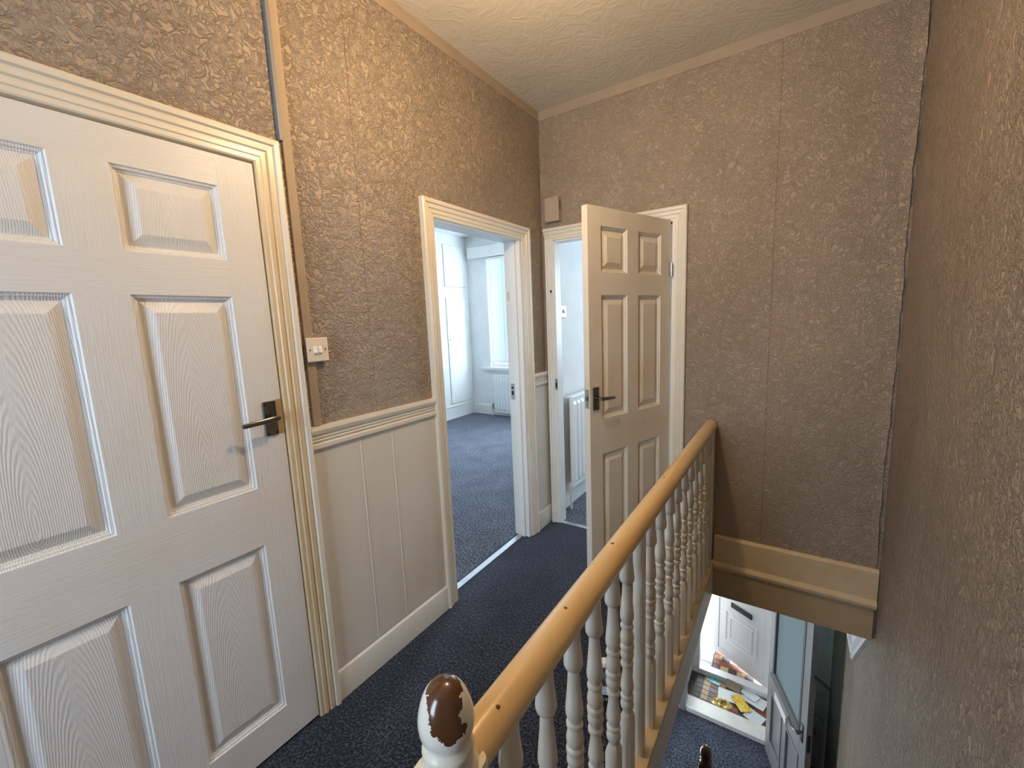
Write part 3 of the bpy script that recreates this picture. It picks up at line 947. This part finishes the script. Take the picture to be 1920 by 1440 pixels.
def radiator(name, label, x0, length, z0, z1, depth=0.05, flutes=None, covers=True):
    root = empty(name)
    tag(root, label, 'radiator', None)
    m = MB()
    n = flutes or int(length / 0.055)
    pitch = length / n
    prof = [(0, 0)]
    for k in range(n):
        a = k * pitch
        prof += [(a + 0.10 * pitch, 0.0), (a + 0.22 * pitch, -0.012), (a + 0.70 * pitch, -0.012), (a + 0.82 * pitch, 0.0)]
    prof += [(length, 0)]
    zz = [z0, z0 + 0.03, z0 + 0.05, z1 - 0.05, z1 - 0.03, z1]
    sc_ = [0, 0, 1, 1, 0, 0]
    rings = []
    for z, s_ in zip(zz, sc_):
        rings.append([(x, y * s_ - 0.006, z) for x, y in prof] + [(length, 0.02, z), (0, 0.02, z)])
    m.loft(rings)
    m.build('panel', 'radiator', root, smooth=25)
    boxes('top_grille', 'radiator', [((0, -0.006, z1), (length, depth, z1 + 0.008))], root, bevel=0.003)
    if covers:
      boxes('side_cover', 'radiator', [((0, -0.004, z0 + 0.01), (0.004, depth, z1))], root)
    boxes('side_cover', 'radiator', [((length - 0.004, -0.004, z0 + 0.01), (length, depth, z1))], root)
    return root
r1 = radiator('radiator', 'white panel radiator under the bedroom window', 0, 1.0, 0.06, 0.655, 0.055)
r1.location = (-2.45, YFR - 0.08, 0)
for k in range(8):
    boxes('vent_slot', 'grey_plastic', [((0.03 + 0.06 * k, -0.0070, 0.610), (0.055 + 0.06 * k, -0.0060, 0.616))], r1)
m = MB()
m.tube([(-0.075, 0.02, 0.0), (-0.075, 0.02, 0.10), (-0.05, 0.02, 0.12), (0.0, 0.01, 0.12)], 0.008, 10)
m.build('pipe', 'white_plastic', r1, smooth=50)
m = MB()
m.tube([(-0.055, 0.018, 0.12), (-0.02, 0.018, 0.12)], 0.016, 12)
m.tube([(-0.055, 0.018, 0.12), (-0.055, 0.018, 0.19)], [0.012, 0.016], 12)
m.build('valve', 'steel', r1, smooth=50)
m = MB()
m.loft([[(x, YFR - d, z) for d, z in ((0, 0), (0.02, 0), (0.02, 0.145), (0.008, 0.165), (0, 0.165))] for x in (-2.94, -0.112)])
struct(m.build('baseboard_bedroom', 'gloss_cool'), 'white skirting board under the bedroom window', 'baseboard')

wd = empty('fitted_wardrobe', (-2.94, 3.0, 0))
tag(wd, 'tall white fitted wardrobe filling the bedroom alcove', 'wardrobe')
D0, D1 = 0.0, YFR - 3.0
fr = MB()
doors = [(0.10, 0.72), (0.76, 1.36), (1.485, 1.985)]
lo_z, up_z = (0.235, 1.86), (2.03, 2.645)
zs = [0.20, lo_z[0], lo_z[1], up_z[0], up_z[1], H - 0.001]
cuts = [D0] + [c for d in doors for c in d] + [D1 - 0.001]
for za, zb_ in ((0.0, lo_z[0]), (lo_z[1], up_z[0]), (up_z[1], H - 0.001)):
    fr.box((-0.02, D0, za), (0, D1 - 0.001, zb_))
for a, b_ in zip(cuts[0::2], cuts[1::2]):
    fr.box((-0.02, a, lo_z[0]), (0, b_, lo_z[1]))
    fr.box((-0.02, a, up_z[0]), (0, b_, up_z[1]))
fr.box((-0.6, D0, 0), (-0.02, D0 + 0.02, H - 0.001))
fr.box((-0.6, D0 + 0.02, 0.2), (-0.58, D1 - 0.001, H - 0.001))
fr.build('carcass', 'gloss_cool', wd)
boxes('plinth_lip', 'gloss_cool', [((0, D0, 0.19), (0.012, D1 - 0.001, 0.205))], wd, bevel=0.002)
for k, (a, b_) in enumerate(doors):
    for (z0, z1) in (lo_z, up_z):
        ajar = 0.006 if k == 2 else 0.0
        dd = boxes('cupboard_door', 'gloss_cool', [((-0.012, a + 0.003 + ajar, z0 + 0.004), (0.006 + ajar, b_ - 0.003, z1 - 0.004))], wd, bevel=0.002)
        if z0 < 1:
            ky = b_ - 0.045 if k < 2 else a + 0.045
            kb = MB()
            kb.tube([(0.006, ky, 1.235), (0.018, ky, 1.235), (0.022, ky, 1.235), (0.032, ky, 1.235)], [0.006, 0.006, 0.013, 0.010], 12)
            kb.build('knob', 'steel', dd, smooth=50)
rose = MB()
rose.lathe([(0.03, -0.045), (0.05, -0.035), (0.055, 0.0)], (0, 0, 0), 20)
o = rose.build('ceiling_rose', 'white_plastic', smooth=40)
o.location = (-2.44, 3.9, H)
tag(o, 'small round white fitting on the bedroom ceiling', 'ceiling rose')

# ------------------------------------------------------------------ small front room (seen past the open door)
r2 = radiator('radiator', 'tall white radiator seen through the gap beside the open door', 0, 0.62, 0.185, 0.880, 0.05, 9, False)
r2.location = (0.085, 2.47, 0)
r2.rotation_euler = (0, 0, math.pi / 2)
m = MB()
m.tube([(0.015, 0.028, 0.0), (0.012, 0.028, 0.10), (0.02, 0.025, 0.20)], 0.009, 10)
m.build('pipe', 'white_plastic', r2, smooth=50)
m = MB()
m.tube([(0.015, 0.028, 0.14), (0.015, 0.028, 0.21)], [0.017, 0.014], 12)
m.build('valve', 'white_plastic', r2, smooth=50)
m = MB()
for k in range(24):
    y0 = YF + TF + 0.012 + 2.6 * k / 24
    y1 = YF + TF + 0.012 + 2.6 * (k + 1) / 24
    m.box((0.0, y0, 0), (0.020, y1, 0.135 + 0.004 * math.sin(k * 2.1)))
struct(m.build('baseboard_box_room', 'gloss_cool'), 'chipped white skirting below the radiator in the small room', 'baseboard')
s2 = empty('light_switch', (0.0, 2.526, 1.525))
tag(s2, 'white light switch on the small room wall seen past the open door', 'light switch')
boxes('face_plate', 'plastic', [((0, -0.045, -0.045), (0.009, 0.045, 0.045))], s2, bevel=0.003)
boxes('rocker', 'grey_plastic', [((0.009, -0.010, -0.013), (0.014, 0.006, 0.012))], s2, bevel=0.002)
for s in (-0.030, 0.030):
    r = MB(); r.tube([(0.0088, s, 0), (0.0098, s, 0)], 0.003, 8); r.build('screw', 'hole', s2)

# ------------------------------------------------------------------ bottle on the landing carpet
bt = empty('water_bottle', (0.915, 0.985, 0.0))
tag(bt, 'small clear plastic water bottle standing on the carpet behind the balusters', 'bottle')
m = MB()
m.lathe([(0.024, 0.0), (0.030, 0.004), (0.031, 0.015), (0.029, 0.03), (0.031, 0.045), (0.029, 0.06), (0.031, 0.075), (0.031, 0.115), (0.029, 0.130), (0.022, 0.152), (0.012, 0.170), (0.0115, 0.180)], n=20)
m.build('body', 'bottle', bt, smooth=60)
m = MB()
m.loft([[(0.0318 * math.cos(a), 0.0318 * math.sin(a), z) for a in [2 * math.pi * k / 20 for k in range(20)]] for z in (0.078, 0.114)], caps=False)
m.build('bottle_label', 'bottle_label', bt, smooth=60)
m = MB()
m.lathe([(0.0145, 0.176), (0.015, 0.180), (0.015, 0.194), (0.013, 0.196)], n=18)
m.build('cap', 'white_plastic', bt, smooth=40)

# ------------------------------------------------------------------ downstairs: hall, porch, doors
ZP = ZH + 0.0
struct(boxes('trim_porch_sill', 'sill', [((VX0 - 0.03, 3.92, ZH - 0.06), (VX1 + 0.02, 4.095, ZH + 0.045))], bevel=0.006), 'wide white sill between hall carpet and porch tiles', 'sill')
# inner door frame
fr = empty('trim_inner_frame', (VX0, 3.92, ZH))
struct(fr, 'grey-white frame around the porch opening in the hall', 'door frame')
boxes('jamb', 'shaded_door', [((-0.055, -0.012, 0), (0.0, 0.115, 2.07))], fr, bevel=0.003)
boxes('jamb', 'upvc', [((VX1 - VX0, -0.012, 0), (VX1 - VX0 + 0.04, 0.115, 2.07))], fr, bevel=0.003)
boxes('jamb_head', 'upvc', [((-0.05, -0.012, 2.02), (VX1 - VX0 + 0.04, 0.115, 2.07))], fr, bevel=0.003)

# glazed inner door, swung back against the hall wall
d4 = empty('door_4', (1.432, 3.895, ZH), math.atan2(0.9397, -0.342))
# local x runs from the hinge along the leaf is -x ... handled by explicit leaf coordinates below
struct(d4, 'half-glazed hall door in shade-greyed paint swung open beside the tiled porch', 'door')
d4.rotation_euler = (0, 0, math.radians(-70))
LW, LT = 0.80, 0.042          # leaf: local x from hinge to free edge, visible face at local y = -LT
def leafbox(name, mat, x0, x1, z0, z1, y0=-LT, y1=0.0, parent=d4, bevel=0.003):
    return boxes(name, mat, [((x0, y0, z0), (x1, y1, z1))], parent, bevel)
def L(z):
    return z - ZH
leafbox('hinge_stile', 'shaded_door', 0.0, 0.10, 0.01, 2.01)
leafbox('lock_stile', 'shaded_door', LW - 0.105, LW, 0.01, 2.01)
leafbox('top_rail', 'shaded_door', 0.10, LW - 0.105, 1.90, 2.01)
leafbox('lock_rail', 'shaded_door', 0.10, LW - 0.105, L(-2.02), L(-1.84))
leafbox('bottom_rail', 'shaded_door', 0.10, LW - 0.105, 0.01, 0.20)
leafbox('muntin', 'shaded_door', 0.36, 0.44, 0.20, L(-2.02))
for a, b_ in ((0.10, 0.36), (0.44, LW - 0.105)):
    leafbox('panel', 'shaded_door', a, b_, 0.20, L(-2.02), -LT + 0.014, -0.014, bevel=0.0)
    p = MB()
    z0, z1 = 0.20, L(-2.02)
    for (xa, xb, za, zb_) in ((a, b_, z0, z0 + 0.02), (a, b_, z1 - 0.02, z1), (a, a + 0.02, z0 + 0.02, z1 - 0.02), (b_ - 0.02, b_, z0 + 0.02, z1 - 0.02)):
        p.box((xa, -LT - 0.008, za), (xb, -LT + 0.014, zb_))
    p.build('panel_moulding', 'shaded_door', d4, bevel=0.004)
gz0, gz1, gx0, gx1 = L(-1.84), 1.90, 0.10, LW - 0.105
g = MB()
g.box((gx0, -LT / 2 - 0.003, gz0), (gx1, -LT / 2 + 0.003, gz1))
g.build('glass_pane', 'frosted', d4)
bd = MB()
for (xa, xb, za, zb_) in ((gx0, gx1, gz1 - 0.03, gz1), (gx0, gx0 + 0.03, gz0 + 0.02, gz1 - 0.03), (gx1 - 0.03, gx1, gz0 + 0.02, gz1 - 0.03)):
    bd.box((xa, -LT - 0.004, za), (xb, -LT / 2 - 0.003, zb_))
    bd.box((xa, -LT / 2 + 0.003, za), (xb, 0.004, zb_))
bd.build('glazing_bead', 'bead_dark', d4, bevel=0.003)
for k in range(3):
    leafbox('sill_moulding', 'shaded_door', gx0, gx1, gz0 + 0.012 * k, gz0 + 0.012 * k + 0.010, -LT - 0.024 + 0.008 * k, -LT / 2 - 0.003, bevel=0.002)
leafbox('lit_edge_bar', 'upvc', 0.20, 0.46, L(-2.00), L(-1.93), -LT - 0.014, -LT)  # white bar painting in the lit top edge of the panel moulding
h4 = boxes('handle_plate', 'chrome', [((LW - 0.085, -LT - 0.008, 0.90), (LW - 0.045, -LT, 1.05))], d4, bevel=0.003)
m = MB()
m.tube([(LW - 0.065, -LT - 0.006, 0.98), (LW - 0.065, -LT - 0.05, 0.98), (LW - 0.085, -LT - 0.058, 0.982), (LW - 0.13, -LT - 0.058, 0.975), (LW - 0.185, -LT - 0.056, 0.985)], [0.009, 0.009, 0.009, 0.008, 0.007], 10)
m.build('lever', 'chrome', h4, smooth=50)
boxes('lock_plate', 'black', [((LW, -LT + 0.010, 0.87), (LW + 0.0015, -0.010, 1.02))], d4)
m = MB()
m.tube([(LW - 0.065, 0.0, 0.98), (LW - 0.065, 0.05, 0.98), (LW - 0.12, 0.055, 0.98)], 0.009, 10)
m.build('rear_lever', 'black', d4, smooth=50)
m = MB()
m.tube([(LW - 0.03, -0.010, 1.20), (LW + 0.02, 0.02, 1.20), (LW + 0.05, 0.04, 1.19)], [0.008, 0.008, 0.006], 10)
m.build('door_catch', 'black', d4, smooth=50)
m = MB()
m.tube([(LW, -0.012, 1.52), (LW + 0.015, 0.0, 1.52), (LW + 0.075, 0.055, 1.50)], [0.010, 0.011, 0.012], 10)
m.build('door_hook', 'black', d4, smooth=50)

# moulded rail on the hall wall: level run meeting a run that climbs with the stairs
hrail = empty('trim_hall_rail', (W, 2.78, -0.74))
struct(hrail, 'white moulded rail on the hall wall climbing to the apron corner', 'trim')
def rail_run(p0, p1, wid, name):
    d = Vector((0, p1[0] - p0[0], p1[1] - p0[1])).normalized()
    n = Vector((0, -d.z, d.y))
    if n.z < 0:
        n = -n
    prof = [(0.0, 0.0), (0.014, 0.0), (0.018, 0.2), (0.012, 0.28), (0.012, 0.34), (0.020, 0.42), (0.022, 0.75), (0.016, 0.9), (0.006, 1.0), (0.0, 1.0)]
    m = MB()
    m.loft([[(-dd, q[0] + n.y * t * wid, q[1] + n.z * t * wid) for dd, t in prof] for q in (p0, p1)])
    m.build(name, 'upvc', hrail, smooth=25)
rail_run((0.0, 0.0), (-0.50, 0.52), 0.085, 'sloping_run')
rail_run((0.0, 0.0), (1.12, -0.06), 0.060, 'level_run')
m = MB()
m.loft([[(-0.002, -0.45, 0.50), (-0.002, 0.03, 0.05), (-0.002, 1.12, 0.0), (-0.002, 1.12, 0.50)], [(0.0, -0.45, 0.50), (0.0, 0.03, 0.05), (0.0, 1.12, 0.0), (0.0, 1.12, 0.50)]])
m.build('painted_wall_panel', 'white_wall', hrail)

# porch floor: individual geometric tiles
tile_cols = {'red': (0.26, 0.065, 0.045), 'dark': (0.055, 0.042, 0.052), 'buff': (0.46, 0.33, 0.20), 'brown': (0.20, 0.115, 0.075), 'grey': (0.22, 0.20, 0.20)}
for k, c in tile_cols.items():
    M['tile_' + k] = plain('tile_' + k, c, 0.6, var=0.15, vscale=25)
def tile_field(name, label, x0, x1, y0, y1, ztop, size, rule, base_mat='grout'):
    root = empty(name, (x0, y0, ztop))
    struct(root, label, 'floor')
    boxes('mortar_bed', base_mat, [((0, 0, -0.04), (x1 - x0, y1 - y0, -0.004))], root)
    meshes = {}
    nx, ny = max(1, round((x1 - x0) / size)), max(1, round((y1 - y0) / size))
    sx, sy = (x1 - x0) / nx, (y1 - y0) / ny
    for i in range(nx):
        for j in range(ny):
            kind = rule(i, j)
            if kind not in meshes:
                m = MB()
                g_ = 0.003
                m.loft([[(g_, g_, -0.006), (sx - g_, g_, -0.006), (sx - g_, sy - g_, -0.006), (g_, sy - g_, -0.006)],
                        [(g_, g_, -0.001), (sx - g_, g_, -0.001), (sx - g_, sy - g_, -0.001), (g_, sy - g_, -0.001)],
                        [(g_ + 0.001, g_ + 0.001, 0), (sx - g_ - 0.001, g_ + 0.001, 0), (sx - g_ - 0.001, sy - g_ - 0.001, 0), (g_ + 0.001, sy - g_ - 0.001, 0)]])
                o = m.build('tile', kind, root)
                meshes[kind] = o.data
            else:
                o = bpy.data.objects.new('tile', meshes[kind])
                COL.objects.link(o)
                o.parent = root
            o.location = (i * sx, j * sy, 0)
M['grout'] = plain('grout', (0.20, 0.17, 0.14), 0.9)
def vest_rule(i, j):
    if j == 0:
        return 'tile_brown'
    if i in (2, 4):
        return 'tile_buff'
    if i < 2:
        return 'tile_dark'
    if i == 3:
        return 'tile_grey' if j % 2 else 'tile_brown'
    if i >= 9:
        return 'tile_red'
    return ('tile_brown', 'tile_red', 'tile_dark')[(i + j) % 3]
tile_field('floor_porch', 'red brown and buff tiled porch floor inside the front door', 0.61, 1.50, 4.095, 4.52, ZH - 0.006, 0.075, vest_rule)
def out_rule(i, j):
    return ('tile_red', 'tile_dark', 'tile_red', 'tile_buff')[(i * 2 + j) % 4]
tile_field('floor_step', 'red and dark tiled step just outside the front door', 0.80, 1.50, 4.62, 5.20, ZH - 0.02, 0.085, out_rule)
M['slab_blue'] = plain('slab_blue', (0.36, 0.40, 0.47), 0.7, var=0.12, vscale=9)
tile_field('floor_path', 'blue-grey block paving beyond the front door', -0.9, 0.795, 4.62, 5.55, ZH - 0.03, 0.16, lambda i, j: 'slab_blue')
struct(boxes('floor_foundation', 'grout', [((-0.2, -1.9, ZH - 0.12), (W + 0.1, 5.2, ZH - 0.055))]), 'concrete base under the hall and porch floors', 'floor')
struct(boxes('floor_garden', plain('pale_gravel', (0.52, 0.47, 0.30), 0.95, var=0.35, vscale=30), [((-3.0, 5.55, ZH - 0.10), (4.0, 12.0, ZH - 0.05)), ((0.795, 5.20, ZH - 0.10), (4.0, 5.55, ZH - 0.05))]),
       'pale yellow gravel outside the front door', 'ground')
gw = boxes('garden_wall', plain('pale_render', (0.72, 0.66, 0.42), 0.9, var=0.2, vscale=14, bstr=0.4, bscale=40), [((-3.0, 7.6, ZH - 0.05), (4.0, 7.75, -1.2))])
gw2 = struct(gw, 'pale yellow garden wall beyond the front door', 'wall')

# front door: white plastic frame and leaf, ajar outwards
ff = empty('trim_front_frame', (0.67, 4.52, ZH))
struct(ff, 'white plastic frame of the front door', 'door frame')
boxes('jamb', 'upvc', [((-0.06, 0, 0.055), (0.02, 0.08, 2.1))], ff, bevel=0.003)
boxes('jamb', 'upvc', [((0.755, 0, 0.055), (0.83, 0.08, 2.1))], ff, bevel=0.003)
boxes('head', 'upvc', [((-0.06, 0, 2.03), (0.83, 0.08, 2.1))], ff, bevel=0.003)
boxes('threshold', 'upvc', [((-0.06, 0, -0.06), (0.83, 0.10, 0.055))], ff, bevel=0.004)
struct(boxes('wall_porch_front', 'cream_wall', [((0.61, 4.52, ZH + 2.1), (1.50, 4.60, HC))]), 'pale wall above the front door frame', 'wall')
d5 = empty('door_5', (1.412, 4.600, ZH + 0.035))
struct(d5, 'white plastic front door ajar with black letterbox', 'door')
# leaf: local x from free edge (0) to hinge (FW); front (inside) face at local y = 0
FW = 0.740
ang = math.radians(-31.0)
d5.rotation_euler = (0, 0, ang)
def fb(name, mat, x0, x1, z0, z1, y0, y1, bevel=0.003):
    return boxes(name, mat, [((x0 - FW, y0, z0), (x1 - FW, y1, z1))], d5, bevel)
fb('sash_stile', 'upvc', 0, 0.062, 0, 2.0, 0, 0.06)
fb('sash_stile', 'upvc', FW - 0.098, FW, 0, 2.0, 0, 0.06)
fb('sash_rail', 'upvc', 0.062, FW - 0.098, 0, 0.062, 0, 0.06)
fb('sash_rail', 'upvc', 0.062, FW - 0.098, 1.94, 2.0, 0, 0.06)
fb('gasket', 'seal', 0.062, FW - 0.098, 0.062, 1.94, 0.012, 0.05, 0)
fb('door_board', 'upvc', 0.067, FW - 0.103, 0.067, 1.935, 0.006, 0.054, 0.002)
p = MB()
pa, pb, pz0, pz1 = 0.150 - FW, 0.560 - FW, 0.215, 0.630
rings = []
for ins, d in ((0, 0.006), (0.004, -0.004), (0.016, -0.004), (0.024, 0.004), (0.055, 0.0045), (0.062, -0.004), (0.075, -0.005), (0.082, 0.001)):
    rings.append([(pa + ins, d, pz0 + ins), (pb - ins, d, pz0 + ins), (pb - ins, d, pz1 - ins), (pa + ins, d, pz1 - ins)])
p.loft(rings, caps=False)
p.quad(rings[-1])
p.build('moulded_panel', 'upvc', d5)
fb('letterbox', 'black', 0.225, 0.485, 0.705, 0.765, -0.010, 0.006)
fb('lever_handle', 'chrome', 0.020, 0.045, 0.94, 1.16, -0.012, 0.0)
fb('hinge', 'white_plastic', FW - 0.03, FW + 0.008, 0.42, 0.52, -0.012, 0.0)

# ------------------------------------------------------------------ post on the porch floor
ZT_ = ZH - 0.006
def sheet(name, label, cat, x, y, rz, wx, wy, mat, z=0.0, th_=0.002, tilt=0.0, group='post lying on the porch tiles', curl=0.006):
    m = MB()
    nx, ny = 6, 4
    top, bot = [], []
    rr = random.Random(sum(map(ord, label)))
    p1, p2 = rr.uniform(0, 6), rr.uniform(0, 6)
    for j in range(ny + 1):
        for i in range(nx + 1):
            u, v_ = i / nx - 0.5, j / ny - 0.5
            zz_ = curl * (u * u * 2 + 0.4 * math.sin(4 * u + p1) * v_ + 0.3 * (1 + math.sin(5 * v_ + p2)) * 0.4) + curl * 0.5
            top.append((u * wx, v_ * wy, zz_ + th_))
            bot.append((u * wx, v_ * wy, zz_))
    n = len(top)
    m.v = top + bot
    for j in range(ny):
        for i in range(nx):
            a = j * (nx + 1) + i
            m.f.append((a, a + 1, a + nx + 2, a + nx + 1)); m.m.append(0)
            m.f.append((n + a, n + a + nx + 1, n + a + nx + 2, n + a + 1)); m.m.append(0)
    edge = [i for i in range(nx + 1)] + [(j * (nx + 1) + nx) for j in range(1, ny + 1)] + [ny * (nx + 1) + i for i in range(nx - 1, -1, -1)] + [j * (nx + 1) for j in range(ny - 1, 0, -1)]
    for a, b_ in zip(edge, edge[1:] + edge[:1]):
        m.f.append((a, n + a, n + b_, b_)); m.m.append(0)
    o = m.build(name, mat, smooth=50)
    o.location = (x, y, ZT_ + z)
    o.rotation_euler = (tilt, 0, rz)
    tag(o, label, cat, group)
    return o
paper = plain('paper_white', (0.80, 0.86, 0.90), 0.6)
sheet('envelope', 'white letter lying under the yellow flyer on the porch tiles', 'letter', 1.045, 4.350, 0.10, 0.25, 0.16, paper, 0.0)
sheet('envelope', 'large white envelope right of the yellow flyer near the front door', 'letter', 1.275, 4.430, -0.30, 0.22, 0.16, paper, 0.0)
sheet('envelope', 'small white envelope overlapping the larger one near the front door', 'letter', 1.225, 4.475, -0.45, 0.17, 0.11, paper, 0.008)
sheet('envelope', 'white envelope lying alone nearest the hall sill', 'letter', 1.285, 4.205, -0.42, 0.17, 0.145, paper, 0.0)
yl, nt, b = new_mat('yellow_flyer')
v = coords(nt)
sp = nt.nodes.new('ShaderNodeSeparateXYZ'); nt.links.new(v, sp.inputs[0])
ck = ramp(nt, noise(nt, v, 38, 2), [(0.38, (0.85, 0.30, 0.02)), (0.45, (0.90, 0.66, 0.03)), (0.60, (0.90, 0.66, 0.03)), (0.66, (0.85, 0.82, 0.70))])
nt.links.new(ck, b.inputs['Base Color'])
b.inputs['Roughness'].default_value = 0.35
sheet('flyer', 'bright yellow printed takeaway flyer among the white letters', 'flyer', 1.150, 4.300, -0.95, 0.21, 0.12, yl, 0.012)
sheet('leaflet', 'teal and white leaflet by the left side of the porch', 'leaflet', 0.860, 4.490, -0.15, 0.13, 0.095, plain('teal_print', (0.20, 0.55, 0.55), 0.4, var=0.5, vscale=14), 0.0)
o = sheet('cardboard_envelope', 'brown card envelope leaning on the front door threshold', 'envelope', 1.055, 4.475, -0.15, 0.145, 0.09, plain('brown_card', (0.36, 0.30, 0.22), 0.7, var=0.1), 0.042, tilt=0.75, curl=0.001)
gold = plain('gold_wrapper', (0.62, 0.45, 0.16), 0.35, 0.4, var=0.6, vscale=35)
m = MB()
rr = random.Random(11)
nth, nr = 18, 5
rings = []
for k in range(nr + 1):
    t = k / nr
    rings.append([((0.095 * t + 0.004) * math.cos(2 * math.pi * j / nth) * (1 + rr.uniform(-0.12, 0.12)), (0.070 * t + 0.004) * math.sin(2 * math.pi * j / nth) * (1 + rr.uniform(-0.12, 0.12)),
                   0.002 + (0.040 * (1 - t) + 0.012) * rr.uniform(0.3, 1.0) * (1 if t < 0.99 else 0.15)) for j in range(nth)])
m.loft(rings, caps=True)
o = m.build('crumpled_wrapper', gold)
o.location = (0.975, 4.205, ZT_)
o.rotation_euler = (0, 0, 0.3)
tag(o, 'crumpled gold patterned bag nearest the hall sill', 'wrapper')
